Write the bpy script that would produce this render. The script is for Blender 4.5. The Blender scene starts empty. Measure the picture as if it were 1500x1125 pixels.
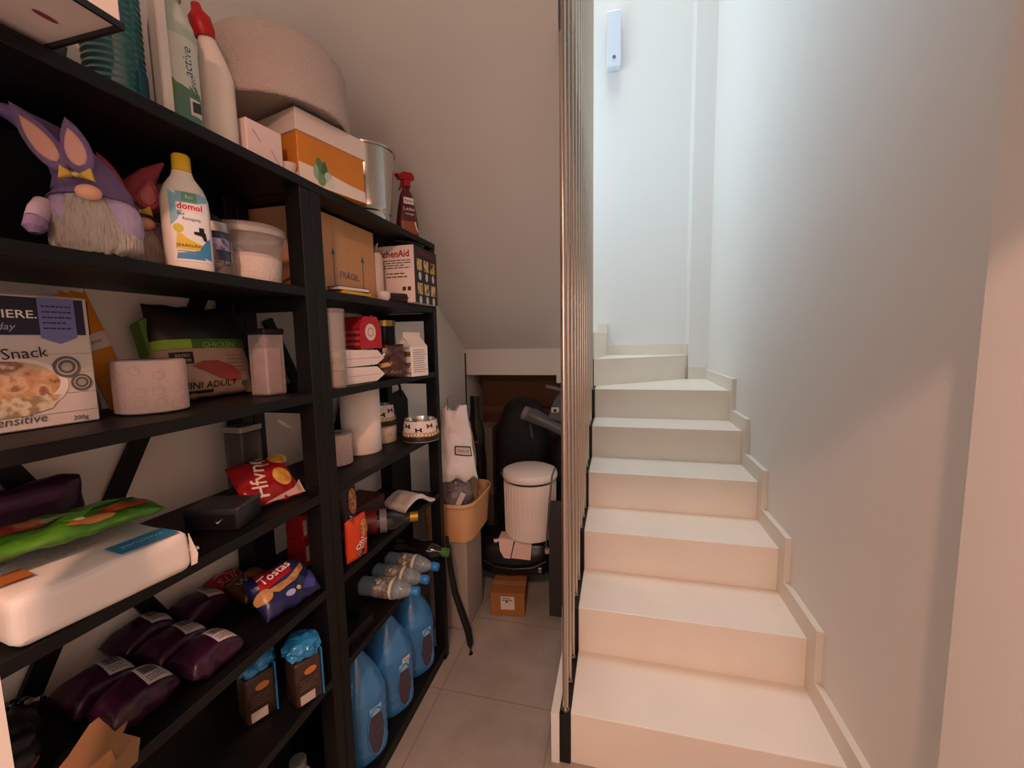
import bpy, bmesh, math, random
from mathutils import Matrix, Vector, noise
V2 = lambda p: Vector((p[0], p[1]))
C = bpy.context.scene.collection
PI = math.pi
def lin(h):
    h = h.lstrip('#'); r = []
    for i in (0, 2, 4):
        c = int(h[i:i+2], 16) / 255
        r.append(c/12.92 if c <= .04045 else ((c+.055)/1.055)**2.4)
    return (*r, 1)
MC = {}
def mat(h, rough=.6, metal=0, alpha=1, spec=.4, bump=0, bscale=60, trans=0, coat=0, var=0, vscale=8, stretch=None, ior=1.45):
    key = (h, rough, metal, alpha, spec, bump, bscale, trans, coat, var, vscale, stretch, ior)
    if key in MC: return MC[key]
    m = bpy.data.materials.new('surface'); m.use_nodes = True
    nt = m.node_tree; b = nt.nodes['Principled BSDF']
    b.inputs['Base Color'].default_value = lin(h); b.inputs['Roughness'].default_value = rough
    b.inputs['Metallic'].default_value = metal; b.inputs['Alpha'].default_value = alpha
    b.inputs['Specular IOR Level'].default_value = spec; b.inputs['Transmission Weight'].default_value = trans
    b.inputs['Coat Weight'].default_value = coat; b.inputs['IOR'].default_value = ior
    tc = nt.nodes.new('ShaderNodeTexCoord'); mp = nt.nodes.new('ShaderNodeMapping')
    nt.links.new(tc.outputs['Object'], mp.inputs[0])
    if stretch: mp.inputs['Scale'].default_value = stretch
    if bump:
        n = nt.nodes.new('ShaderNodeTexNoise'); n.inputs['Scale'].default_value = bscale; n.inputs['Detail'].default_value = 4
        bp = nt.nodes.new('ShaderNodeBump'); bp.inputs['Strength'].default_value = bump; bp.inputs['Distance'].default_value = .01
        nt.links.new(mp.outputs[0], n.inputs['Vector']); nt.links.new(n.outputs['Fac'], bp.inputs['Height']); nt.links.new(bp.outputs[0], b.inputs['Normal'])
    if var:
        n = nt.nodes.new('ShaderNodeTexNoise'); n.inputs['Scale'].default_value = vscale; n.inputs['Detail'].default_value = 6
        rp = nt.nodes.new('ShaderNodeValToRGB'); c = lin(h)
        rp.color_ramp.elements[0].position = .3; rp.color_ramp.elements[1].position = .7
        rp.color_ramp.elements[0].color = tuple(max(0, x*(1-var)) for x in c[:3]) + (1,)
        rp.color_ramp.elements[1].color = tuple(min(1, x*(1+var)) for x in c[:3]) + (1,)
        nt.links.new(mp.outputs[0], n.inputs['Vector']); nt.links.new(n.outputs['Fac'], rp.inputs[0]); nt.links.new(rp.outputs[0], b.inputs['Base Color'])
    MC[key] = m
    return m
def split(h1, h2, axis, at, rough=.45):
    m = bpy.data.materials.new('two_tone'); m.use_nodes = True; nt = m.node_tree; b = nt.nodes['Principled BSDF']
    tc = nt.nodes.new('ShaderNodeTexCoord'); sp = nt.nodes.new('ShaderNodeSeparateXYZ'); nt.links.new(tc.outputs['Object'], sp.inputs[0])
    gt = nt.nodes.new('ShaderNodeMath'); gt.operation = 'GREATER_THAN'; gt.inputs[1].default_value = at
    mx = nt.nodes.new('ShaderNodeMix'); mx.data_type = 'RGBA'; mx.inputs[6].default_value = lin(h1); mx.inputs[7].default_value = lin(h2)
    nt.links.new(sp.outputs[axis], gt.inputs[0]); nt.links.new(gt.outputs[0], mx.inputs[0]); nt.links.new(mx.outputs[2], b.inputs['Base Color']); b.inputs['Roughness'].default_value = rough
    return m
def stripes(h1, h2, axis, scale, duty=.5, rough=.5):
    m = bpy.data.materials.new('striped'); m.use_nodes = True; nt = m.node_tree; b = nt.nodes['Principled BSDF']
    tc = nt.nodes.new('ShaderNodeTexCoord'); sp = nt.nodes.new('ShaderNodeSeparateXYZ'); nt.links.new(tc.outputs['Object'], sp.inputs[0])
    mu = nt.nodes.new('ShaderNodeMath'); mu.operation = 'MULTIPLY'; mu.inputs[1].default_value = scale
    fr = nt.nodes.new('ShaderNodeMath'); fr.operation = 'FRACT'
    gt = nt.nodes.new('ShaderNodeMath'); gt.operation = 'GREATER_THAN'; gt.inputs[1].default_value = duty
    mx = nt.nodes.new('ShaderNodeMix'); mx.data_type = 'RGBA'; mx.inputs[6].default_value = lin(h1); mx.inputs[7].default_value = lin(h2)
    nt.links.new(sp.outputs[axis], mu.inputs[0]); nt.links.new(mu.outputs[0], fr.inputs[0]); nt.links.new(fr.outputs[0], gt.inputs[0])
    nt.links.new(gt.outputs[0], mx.inputs[0]); nt.links.new(mx.outputs[2], b.inputs['Base Color']); b.inputs['Roughness'].default_value = rough
    return m
def blotch(cols, scale=12, rough=.4, seed=0, detail=3):
    """printed photo-like patch: noise through a constant ramp of flat print colours"""
    m = bpy.data.materials.new('print'); m.use_nodes = True; nt = m.node_tree; b = nt.nodes['Principled BSDF']
    tc = nt.nodes.new('ShaderNodeTexCoord'); mp = nt.nodes.new('ShaderNodeMapping'); mp.inputs['Location'].default_value = (seed*3.7, seed*1.3, seed)
    n = nt.nodes.new('ShaderNodeTexNoise'); n.inputs['Scale'].default_value = scale; n.inputs['Detail'].default_value = detail
    rp = nt.nodes.new('ShaderNodeValToRGB'); rp.color_ramp.interpolation = 'EASE'
    e = rp.color_ramp.elements; k = len(cols)
    while len(e) < k: e.new(.5)
    for i, c in enumerate(cols): e[i].position = .3 + .4*i/max(1, k-1); e[i].color = lin(c)
    nt.links.new(tc.outputs['Object'], mp.inputs[0]); nt.links.new(mp.outputs[0], n.inputs['Vector']); nt.links.new(n.outputs['Fac'], rp.inputs[0]); nt.links.new(rp.outputs[0], b.inputs['Base Color'])
    b.inputs['Roughness'].default_value = rough
    return m
# ---------- mesh helpers
def link(name, me, m, parent=None, smooth=False, angle=40):
    o = bpy.data.objects.new(name, me); C.objects.link(o)
    if m: me.materials.append(m)
    if parent: o.parent = parent
    if smooth:
        for p in me.polygons: p.use_smooth = True
        try: me.set_sharp_from_angle(angle=math.radians(angle))
        except Exception: pass
    return o
class B:
    def __init__(s): s.bm = bmesh.new()
    def _add(s, verts, faces, M=None):
        vs = [s.bm.verts.new((M @ Vector(v)) if M else v) for v in verts]
        fs = []
        for f in faces:
            try: fs.append(s.bm.faces.new([vs[i] for i in f]))
            except ValueError: pass
        return vs, fs
    def box(s, x0, y0, z0, x1, y1, z1, bev=0, M=None, seg=2):
        v = [(x, y, z) for z in (z0, z1) for y in (y0, y1) for x in (x0, x1)]
        f = [(0,2,3,1), (4,5,7,6), (0,1,5,4), (2,6,7,3), (0,4,6,2), (1,3,7,5)]
        vs, fs = s._add(v, f, M)
        if bev:
            es = list({e for q in fs for e in q.edges})
            bmesh.ops.bevel(s.bm, geom=es, offset=bev, segments=seg, affect='EDGES', profile=.5)
        return s
    def lathe(s, prof, n=28, M=None, sx=1, sy=1):
        vs = []; fs = []; idx = []
        for r, z in prof:
            if r < 1e-6: idx.append([len(vs)]); vs.append((0, 0, z))
            else:
                idx.append(list(range(len(vs), len(vs)+n)))
                vs += [(r*sx*math.cos(2*PI*i/n), r*sy*math.sin(2*PI*i/n), z) for i in range(n)]
        for a, b in zip(idx, idx[1:]):
            for i in range(n):
                j = (i+1) % n
                if len(a) == 1 and len(b) == 1: continue
                if len(a) == 1: fs.append((a[0], b[j], b[i]))
                elif len(b) == 1: fs.append((a[i], a[j], b[0]))
                else: fs.append((a[i], a[j], b[j], b[i]))
        s._add(vs, fs, M); return s
    def tube(s, pts, r, n=10, M=None, flat=1, closed=False):
        P = [Vector(p) for p in pts]; vs = []; fs = []; k = len(P)
        rr = r if isinstance(r, (list, tuple)) else [r]*k
        up = Vector((0, 0, 1))
        for i, p in enumerate(P):
            t = (P[(i+1) % k] if (closed or i < k-1) else p) - (P[i-1] if (closed or i > 0) else p)
            t.normalize()
            a = t.cross(up)
            if a.length < .05: a = t.cross(Vector((0, 1, 0)))
            a.normalize(); b = a.cross(t)
            for q in range(n):
                th = 2*PI*q/n; vs.append(p + a*math.cos(th)*rr[i] + b*math.sin(th)*rr[i]*flat)
        for i in range(k if closed else k-1):
            i2 = (i+1) % k
            for q in range(n):
                q2 = (q+1) % n; fs.append((i*n+q, i*n+q2, i2*n+q2, i2*n+q))
        if not closed: fs += [tuple(range(n))[::-1], tuple(range((k-1)*n, k*n))]
        s._add(vs, fs, M); return s
    def prism(s, poly, a0, a1, axis='x', M=None):
        """extrude a 2-D polygon along an axis; x: (y,z), y: (x,z), z: (x,y)"""
        def mk(p, a): return {'x': (a, p[0], p[1]), 'y': (p[0], a, p[1]), 'z': (p[0], p[1], a)}[axis]
        n = len(poly); v = [mk(p, a0) for p in poly] + [mk(p, a1) for p in poly]
        f = [tuple(range(n))[::-1], tuple(range(n, 2*n))] + [(i, (i+1) % n, n+(i+1) % n, n+i) for i in range(n)]
        s._add(v, f, M); return s
    def grid(s, f, nu, nv, M=None, wrapu=False):
        vs = []; fs = []
        for j in range(nv+1):
            for i in range(nu if wrapu else nu+1): vs.append(f(i/nu, j/nv))
        w = nu if wrapu else nu+1
        for j in range(nv):
            for i in range(nu): fs.append((j*w+i, j*w+(i+1) % w, (j+1)*w+(i+1) % w, (j+1)*w+i))
        s._add(vs, fs, M); return s
    def done(s, name, m, parent=None, smooth=False, angle=40, sub=0):
        bmesh.ops.remove_doubles(s.bm, verts=s.bm.verts, dist=1e-6)
        bmesh.ops.recalc_face_normals(s.bm, faces=s.bm.faces)
        me = bpy.data.meshes.new(name); s.bm.to_mesh(me); s.bm.free()
        o = link(name, me, m, parent, smooth, angle)
        if sub: md = o.modifiers.new('sub', 'SUBSURF'); md.levels = sub; md.render_levels = sub
        return o
def tag(o, label, cat, group=None, kind=None):
    o['label'] = label
    if cat: o['category'] = cat
    if group: o['group'] = group
    if kind: o['kind'] = kind
    return o
def thing(name, label, cat, loc, yaw=0, tilt=0, roll=0, group=None):
    """Empty at the base; yaw 0 faces the stairs (+X), positive yaw turns the front towards the hall"""
    o = bpy.data.objects.new(name, None); C.objects.link(o); o.empty_display_size = .05
    o.location = (loc[0], loc[1], loc[2]+.0012); o.rotation_euler = (math.radians(tilt), math.radians(roll), math.radians(90-yaw))
    o['rest_z'] = loc[2]+.0012
    return tag(o, label, cat, group)
def struct(o, label=None):
    o['kind'] = 'structure'
    if label: o['label'] = label
    return o
# ---------- surface maps for labels and lettering: (u, v, lift) -> local point
def fmap(o, U, V):
    o, U, V = Vector(o), Vector(U), Vector(V); N = U.cross(V)
    return lambda u, v, n: o + U*u + V*v + N*n
def front(d): return fmap((0, -d/2, 0), (1, 0, 0), (0, 0, 1))
def top(h): return fmap((0, 0, h), (1, 0, 0), (0, 1, 0))
def lside(w): return fmap((-w/2, 0, 0), (0, -1, 0), (0, 0, 1))
def rside(w): return fmap((w/2, 0, 0), (0, 1, 0), (0, 0, 1))
def cyl(R, sy=1):
    def f(u, v, n):
        r = R(v) if callable(R) else R
        return Vector(((r+n)*math.sin(u/r), -(r*sy+n)*math.cos(u/r), v))
    return f
def decal(name, m, parent, fm, shape, lift=.0008):
    k = shape[0]; b = B()
    if k == 'r':
        _, u0, v0, u1, v1 = shape; b.grid(lambda a, c: fm(u0+(u1-u0)*a, v0+(v1-v0)*c, lift), 44 if u1-u0 > .12 else 14, 10)
    elif k == 'e':
        _, cu, cv, ru, rv = shape
        b.grid(lambda a, c: fm(cu+ru*c*math.cos(2*PI*a), cv+rv*c*math.sin(2*PI*a), lift), 28, 4, wrapu=True)
    elif k == 'ring':
        _, cu, cv, ru, rv, q = shape
        b.grid(lambda a, c: fm(cu+ru*(q+(1-q)*c)*math.cos(2*PI*a), cv+rv*(q+(1-q)*c)*math.sin(2*PI*a), lift), 28, 1, wrapu=True)
    else:
        P = [V2(p) for p in shape[1]]; c0 = sum(P, V2((0, 0)))/len(P); Q = []
        for i, p in enumerate(P): Q += [p.lerp(P[(i+1) % len(P)], q/5) for q in range(5)]
        b.grid(lambda a, c: fm(*(c0.lerp(Q[int(round(a*len(Q))) % len(Q)], c)), lift), len(Q), 6, wrapu=True)
    return b.done(name, m, parent, smooth=True)
def letters(s, parent, fm, u, v, size, m, sx=1, align='CENTER', rot=0, lift=.0014, name='lettering', bold=.0, shear=0):
    cu = bpy.data.curves.new('t', 'FONT'); cu.body = s; cu.size = size; cu.align_x = align; cu.align_y = 'CENTER'; cu.offset = bold*size; cu.shear = shear; cu.resolution_u = 2
    t = bpy.data.objects.new('t', cu); C.objects.link(t)
    dg = bpy.context.evaluated_depsgraph_get(); me = bpy.data.meshes.new_from_object(t.evaluated_get(dg))
    bpy.data.objects.remove(t); bpy.data.curves.remove(cu)
    cr, sr = math.cos(rot), math.sin(rot)
    for w in me.vertices:
        x, y = w.co.x*sx, w.co.y
        w.co = fm(u + x*cr - y*sr, v + x*sr + y*cr, lift)
    me.name = name
    return link(name, me, m, parent)
def lines(parent, fm, u0, v0, u1, v1, k, m, name='small_print', fill=.45, seed=1):
    """rows of small print as thin bars, one mesh"""
    R = random.Random(seed); b = B(); dv = (v1-v0)/k
    for i in range(k):
        a = u0; y = v0+dv*(i+.5)
        e = u1 - (u1-u0)*R.random()*.3
        while a < e:
            w = min((u1-u0)*R.uniform(.08, .22), e-a)
            b.grid(lambda p, q: fm(a+w*p, y+dv*fill*(q-.5), .0013), 3, 1); a += w + (u1-u0)*.03
    return b.done(name, m, parent)
def nz(p, s=1.0): return noise.noise(Vector(p)*s)
class Pillow:
    """soft sealed bag standing in local XZ, front towards -Y, base z=0"""
    def __init__(s, w, h, t, seed=0, px=2.5, pz=4, wr=.006, crimp=.02, flare=0, wf=18):
        s.__dict__.update(w=w, h=h, t=t, seed=seed, px=px, pz=pz, wr=wr, crimp=crimp, flare=flare, wf=wf)
    def H(s, u, v, sign=-1):
        a = min(1, abs(2*u/s.w)); c = min(1, abs(2*(v/s.h-.5)))
        p = (max(0, 1-a**s.px)**.5)*(max(0, 1-c**s.pz)**.6)
        n = nz((u*s.wf+s.seed*7, v*s.wf+sign*3, s.seed), 1)*.6 + nz((u*s.wf*2.3+s.seed, v*s.wf*2.3, sign*5+s.seed), 1)*.4
        return s.t/2*p + s.wr*n*min(1, p*2+.15)
    def xz(s, a, c):
        k = 1 + s.flare*(c-.5) + .05*nz((c*4, s.seed, 2))
        return (a-.5)*s.w*k, c*s.h + .012*s.h/.2*nz((a*5, s.seed*2, c*1.5))
    def map(s):
        return lambda u, v, n: Vector((u*(1 + s.flare*(v/s.h-.5)), -(s.H(u, v)+n+.0006), v))
    def build(s, name, m, parent, nu=34, nv=34):
        b = B()
        for sg in (-1, 1):
            def f(a, c, sg=sg):
                x, z = s.xz(a, c); edge = min(a, 1-a, c, 1-c)
                y = s.H((a-.5)*s.w, c*s.h, sg) if edge > 1e-6 else 0
                return (x, sg*y, z)
            b.grid(f, nu, nv)
        return b.done(name, m, parent, smooth=True, angle=80)
def blob(w, d, h, seed=0, amp=.12, sub=4, fr=2.2, flat=True, pw=2.6):
    """crumpled sack-like lump, base at z=0"""
    b = B(); bmesh.ops.create_icosphere(b.bm, subdivisions=sub, radius=1)
    for v in b.bm.verts:
        c = v.co.normalized(); q = (abs(c.x)**pw+abs(c.y)**pw+abs(c.z)**pw)**(-1/pw); c = c*q
        f = 1 + amp*(nz((c.x*fr+seed*5, c.y*fr, c.z*fr)) + .6*abs(nz((c.x*fr*2.4, c.y*fr*2.4+seed, c.z*fr*2.4))) + .3*nz((c.x*fr*5, c.y*fr*5, c.z*fr*5+seed)))
        c *= f; v.co = Vector((c.x*w/2, c.y*d/2, max(0, (c.z+1)/2)*h))
    return b
def lid_ring(r0, r1, z0, z1, n=32): return B().lathe([(r0, z0), (r1, z0), (r1, z1), (r0, z1), (r0, z0)], n)
# ================= the setting
R18, TR = .18, .287
NY = [1.256 + TR*i for i in range(6)]            # nosing of steps 1..6
def nosz(k): return R18*k
wallm = mat('#ebe7e0', .75, bump=.03, bscale=140)
wallw = mat('#ece9e4', .75, bump=.03, bscale=140)
stone = mat('#efe4d5', .32, spec=.45, var=.025, vscale=5)
white = mat('#e9e6e0', .45)
# floor with large stone-look tiles
fm_ = bpy.data.materials.new('floor_tiles'); fm_.use_nodes = True; nt = fm_.node_tree; bs = nt.nodes['Principled BSDF']
tc = nt.nodes.new('ShaderNodeTexCoord'); sp = nt.nodes.new('ShaderNodeSeparateXYZ'); nt.links.new(tc.outputs['Object'], sp.inputs[0])
def line_mask(ax, off, pitch, wid):
    a = nt.nodes.new('ShaderNodeMath'); a.operation = 'SUBTRACT'; a.inputs[1].default_value = off; nt.links.new(sp.outputs[ax], a.inputs[0])
    w = nt.nodes.new('ShaderNodeMath'); w.operation = 'PINGPONG'; w.inputs[1].default_value = pitch/2; nt.links.new(a.outputs[0], w.inputs[0])
    l = nt.nodes.new('ShaderNodeMath'); l.operation = 'LESS_THAN'; l.inputs[1].default_value = wid; nt.links.new(w.outputs[0], l.inputs[0]); return l
lx = line_mask(0, -.68, .455, .0022); ly = line_mask(1, 1.434, .452, .0022)
mxm = nt.nodes.new('ShaderNodeMath'); mxm.operation = 'MAXIMUM'; nt.links.new(lx.outputs[0], mxm.inputs[0]); nt.links.new(ly.outputs[0], mxm.inputs[1])
nn = nt.nodes.new('ShaderNodeTexNoise'); nn.inputs['Scale'].default_value = 3.5; nn.inputs['Detail'].default_value = 9; nn.inputs['Roughness'].default_value = .62; nt.links.new(tc.outputs['Object'], nn.inputs['Vector'])
rp = nt.nodes.new('ShaderNodeValToRGB'); rp.color_ramp.elements[0].position = .3; rp.color_ramp.elements[1].position = .72
rp.color_ramp.elements[0].color = lin('#978d82'); rp.color_ramp.elements[1].color = lin('#b5aba0'); nt.links.new(nn.outputs['Fac'], rp.inputs[0])
mix = nt.nodes.new('ShaderNodeMix'); mix.data_type = 'RGBA'; mix.inputs[7].default_value = lin('#877d73')
nt.links.new(mxm.outputs[0], mix.inputs[0]); nt.links.new(rp.outputs[0], mix.inputs[6]); nt.links.new(mix.outputs[2], bs.inputs['Base Color']); bs.inputs['Roughness'].default_value = .5
struct(B().box(-1.12, -2.3, -.1, 1.0, 3.7, 0).done('floor', fm_))
struct(B().box(-1.12, -2.3, 0, -1.02, 3.7, 2.4).box(-1.12, -2.3, 2.4, -1.02, 2.05, 6.2).box(-1.12, 3.15, 2.4, -1.02, 3.7, 6.2).box(-1.12, 2.05, 3.4, -1.02, 3.15, 6.2).done('wall_left', wallm))
struct(B().box(.66, .80, 0, .78, 3.7, 6.2).done('wall_right', wallm))
struct(B().box(.528, -2.3, 0, .78, .785, 6.2).box(.66, .785, 0, .78, .80, 6.2).done('wall_right.001', wallm))
struct(B().box(-1.02, 3.6, 0, .66, 3.7, 6.2).done('wall_back', wallw))
struct(B().box(.52, 3.42, 0, .66, 3.6, 6.2).done('wall_pier', wallw))
struct(B().box(-1.12, -2.4, 0, -.80, -2.3, 2.85).box(.30, -2.4, 0, .78, -2.3, 2.85).box(-.80, -2.4, 0, .30, -2.3, .9).box(-.80, -2.4, 2.1, .30, -2.3, 2.85).done('wall_front', wallm))
struct(B().box(-.80, -2.38, .9, -.74, -2.32, 2.1).box(.24, -2.38, .9, .30, -2.32, 2.1).box(-.74, -2.38, .9, .24, -2.32, .96).box(-.74, -2.38, 2.04, .24, -2.32, 2.1).box(-.27, -2.37, .96, -.23, -2.33, 2.04).done('added_window', white))  # unseen window frame, added as an opening for the hall fill light
struct(B().box(-1.02, -2.3, 2.75, .528, .5, 2.85).done('ceiling', wallm))
struct(B().box(-1.02, .4, 2.85, .66, .5, 6.2).done('wall_upper', wallw))
struct(B().box(-.160, .50, 2.86, .66, 1.30, 3.02).done('ceiling_stairwell', wallm))
struct(B().box(-1.12, .4, 6.2, .78, 3.7, 6.3).done('ceiling.001', wallw))
struct(B().box(-.11, .04, 1.9455, .528, .10, 2.75).done('trim_1', wallm))
# the flight above: sloped underside over the storage nook, stepped top
top_ = [(2.85, 1.62)]
y, z = 2.85, 1.62
while y > .85: top_ += [(y, z+R18), (y-TR, z+R18)]; y -= TR; z += R18
poly = [(2.72, 1.165), (2.72, 1.34), (.71, 1.34+.627*2.01), (.47, 1.34+.627*2.25), (.47, z)] + [(max(p[0], .5), p[1]) for p in top_[::-1]] + [(2.85, 1.165)]
struct(B().prism(poly, -1.02, -.167, 'x').done('ceiling_slope', wallm), 'sloped plaster underside of the upper stair flight above the shelves')
struct(B().box(-1.02, 2.85, 1.165, -.167, 3.6, 1.26).done('ceiling_landing', wallw))
struct(B().box(-.385, 2.70, 1.115, -.206, 2.85, 1.165).done('trim_2', wallm))
struct(B().box(-1.0195, 2.712, .90, -1.0125, 2.7195, 1.315).done('shadow_gap_strip', mat('#3a2a22', .8)))  # dark strip that paints in the shadow gap at the nook corner
# stairs
st = bpy.data.objects.new('staircase', None); C.objects.link(st); st['kind'] = 'structure'; st['label'] = 'cream stone staircase climbing beside the shelves and turning left'
XL, XR = -.14, .659
for k in range(1, 7):
    yb = NY[k] if k < 6 else 3.42
    b = B().box(XL, NY[k-1], (k-1)*R18-(.006 if k > 1 else 0), XR, yb+.002 if k < 6 else yb, k*R18, bev=.0025)
    b.done('step', stone, st)
b = B().prism([(-.154, 2.85), (.519, 3.44), (.519, 3.599), (-.154, 3.599)], 6*R18, 7*R18, 'z'); b.done('step', stone, st)
b = B().prism([(-.154, 2.86), (-.085, 3.599), (-1.018, 3.599), (-1.018, 2.86)], 7*R18+.001, 8*R18, 'z'); b.done('step', stone, st)
# skirting that climbs with the steps
bt, bh, bo = .021, .074, .066
pl = [(NY[0]-bo, 0)]
for k in range(1, 7): pl += [(NY[k-1]-bo, k*R18+bh), ((NY[k]-bo) if k < 6 else 3.42, k*R18+bh)]
pl += [(3.42, 0)]
struct(B().prism(pl, .66-bt, .66, 'x').done('baseboard_right', mat('#e4dacb', .4)))
struct(B().box(.519, 3.40, 6*R18, .64, 3.42, 6*R18+.09).done('baseboard_pier', mat('#e4dacb', .4)))
struct(B().box(-.09, 3.58, 7*R18, .519, 3.6, 7*R18+.085, bev=.002).box(.500, 3.44, 7*R18, .519, 3.58, 7*R18+.085).box(-.155, 3.57, 7*R18+.0, -.086, 3.6, 8*R18+.075).done('baseboard_back', mat('#e4dacb', .4)))
# stringers: white plate towards the nook, dark strip that carries the rods
def stepped(dy, dz, y0): 
    q = [(y0, 0)]
    for k in range(1, 7): q += [(NY[k-1]+dy, k*R18+dz), ((NY[k]+dy) if k < 6 else 2.85, k*R18+dz)]
    return q + [(2.85, 0)]
struct(B().prism(stepped(-.012, .0, NY[0]-.012), -.203, -.176, 'x').done('trim_3', white))
struct(B().prism(stepped(-.006, -.004, NY[0]-.006), -.175, -.141, 'x').done('trim_4', mat('#16110f', .35)))
struct(B().box(-.592, .175, 0, -.545, .2265, 2.75).done('trim_5', white))
# rods from the steps up past the upper flight
rodm = mat('#c9b9ab', .2, metal=.85, spec=.6)
foot = mat('#8f857c', .22, metal=.9)
for i in range(13):
    yr = 1.268 + .118*i
    k = max(j for j in range(1, 7) if NY[j-1]-.02 <= yr); z0 = k*R18-.004
    t = bpy.data.objects.new('stair_rod', None); C.objects.link(t); t.location = (-.158, yr, z0)
    if i == 0: tag(t, 'slim steel rod nearest the camera, rising beside the lowest step', 'stair rod', 'upright rods along the stairs')
    else: tag(t, 'slim upright steel rod in the row beside the stairs, behind the nearest one', 'stair rod', 'upright rods along the stairs')
    rd = .0095 if i == 0 else .0074
    B().lathe([(0, .0), (rd, 0), (rd, 6.198-z0), (0, 6.198-z0)], 20).done('rod', rodm, t, smooth=True)
    B().lathe([(rd+.0002, 0), (rd+.004, 0), (rd+.004, .008), (rd+.002, .011), (rd+.0002, .011)], 16).done('foot_collar', foot, t, smooth=True)
# bracket high on the wall of the turn
t = bpy.data.objects.new('wall_bracket', None); C.objects.link(t); t.location = (-.045, 3.6, 3.66)
tag(t, 'white rectangular metal bracket high on the wall above the stair turn', 'bracket')
bm_ = mat('#dfe4ee', .35)
B().box(-.045, -.012, -.185, .04, 0, .185, bev=.003).done('back_plate', bm_, t)
B().box(-.055, -.07, -.20, .05, -.012, .20, bev=.006).done('cover', bm_, t)
B().lathe([(0, 0), (.012, 0), (.012, .004), (0, .005)], 16, Matrix.Translation((0, -.07, -.13)) @ Matrix.Rotation(PI/2, 4, 'X')).done('screw', mat('#8a8f98', .3, metal=.8), t)
# window of the upper landing (daylight)
struct(B().box(-1.12, 2.05, 2.4, -1.05, 2.10, 3.4).box(-1.12, 3.10, 2.4, -1.05, 3.15, 3.4).box(-1.12, 2.05, 2.4, -1.05, 3.15, 2.45).box(-1.12, 2.05, 3.35, -1.05, 3.15, 3.4).box(-1.11, 2.58, 2.4, -1.06, 2.62, 3.4).done('window_1', white))
# ================= light and camera
L = bpy.data.lights.new('window_daylight', 'AREA'); L.shape = 'RECTANGLE'; L.size = .95; L.size_y = 1.05; L.energy = 13.5; L.color = (.60, .80, 1.0)
lo = bpy.data.objects.new('window_daylight', L); C.objects.link(lo); lo.location = (-1.03, 2.6, 2.9); lo.rotation_euler = (0, math.radians(-90), 0)
L = bpy.data.lights.new('skylight', 'AREA'); L.shape = 'RECTANGLE'; L.size = 1.0; L.size_y = 1.3; L.energy = 28; L.spread = math.radians(95); L.color = (.84, .93, 1.0)
lo = bpy.data.objects.new('skylight', L); C.objects.link(lo); lo.location = (-.1, 2.75, 6.17)
L = bpy.data.lights.new('hall_lamp', 'AREA'); L.shape = 'DISK'; L.size = .08; L.energy = 24; L.color = (1.0, .50, .35)
lo = bpy.data.objects.new('hall_lamp', L); C.objects.link(lo); lo.location = (-.10, -.45, 2.245)
L = bpy.data.lights.new('hall_fill', 'AREA'); L.shape = 'RECTANGLE'; L.size = 1.0; L.size_y = 1.1; L.energy = 11; L.color = (1.0, .97, .95)  # added fill behind the camera, lifts soffit, risers and shelves
lo = bpy.data.objects.new('hall_fill', L); C.objects.link(lo); lo.location = (-.25, -2.305, 1.5); lo.rotation_euler = (math.radians(90), 0, 0)
L = bpy.data.lights.new('shelf_fill', 'AREA'); L.shape = 'DISK'; L.size = .30; L.energy = 11; L.color = (1.0, .58, .44)  # added second lamp that brightens the shelf fronts and nook
lo = bpy.data.objects.new('shelf_fill', L); C.objects.link(lo); lo.location = (.40, -1.3, 2.708)
w = bpy.data.worlds.new('world'); bpy.context.scene.world = w; w.use_nodes = True
w.node_tree.nodes['Background'].inputs[0].default_value = (.75, .87, 1, 1); w.node_tree.nodes['Background'].inputs[1].default_value = .8
cam = bpy.data.cameras.new('camera'); cam.sensor_width = 36; cam.lens = 36*613.3/1500; cam.clip_start = .02
co = bpy.data.objects.new('camera', cam); C.objects.link(co)
RM = Matrix(((.96969845, -.00824433, .24416582), (.24364399, .10610303, -.96404344), (-.01795884, .99432096, .10489662)))
co.matrix_world = Matrix.Translation((0, 0, 1.40)) @ RM.to_4x4()
sc = bpy.context.scene; sc.camera = co
sc.view_settings.view_transform = 'Standard'; sc.view_settings.look = 'None'; sc.view_settings.gamma = 1; sc.view_settings.exposure = .03
try: sc.view_settings.use_curve_mapping = False
except Exception: pass
sc.cycles.max_bounces = 8; sc.cycles.transparent_max_bounces = 12; sc.cycles.sample_clamp_indirect = 4; sc.cycles.caustics_refractive = False; sc.cycles.caustics_reflective = False
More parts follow.
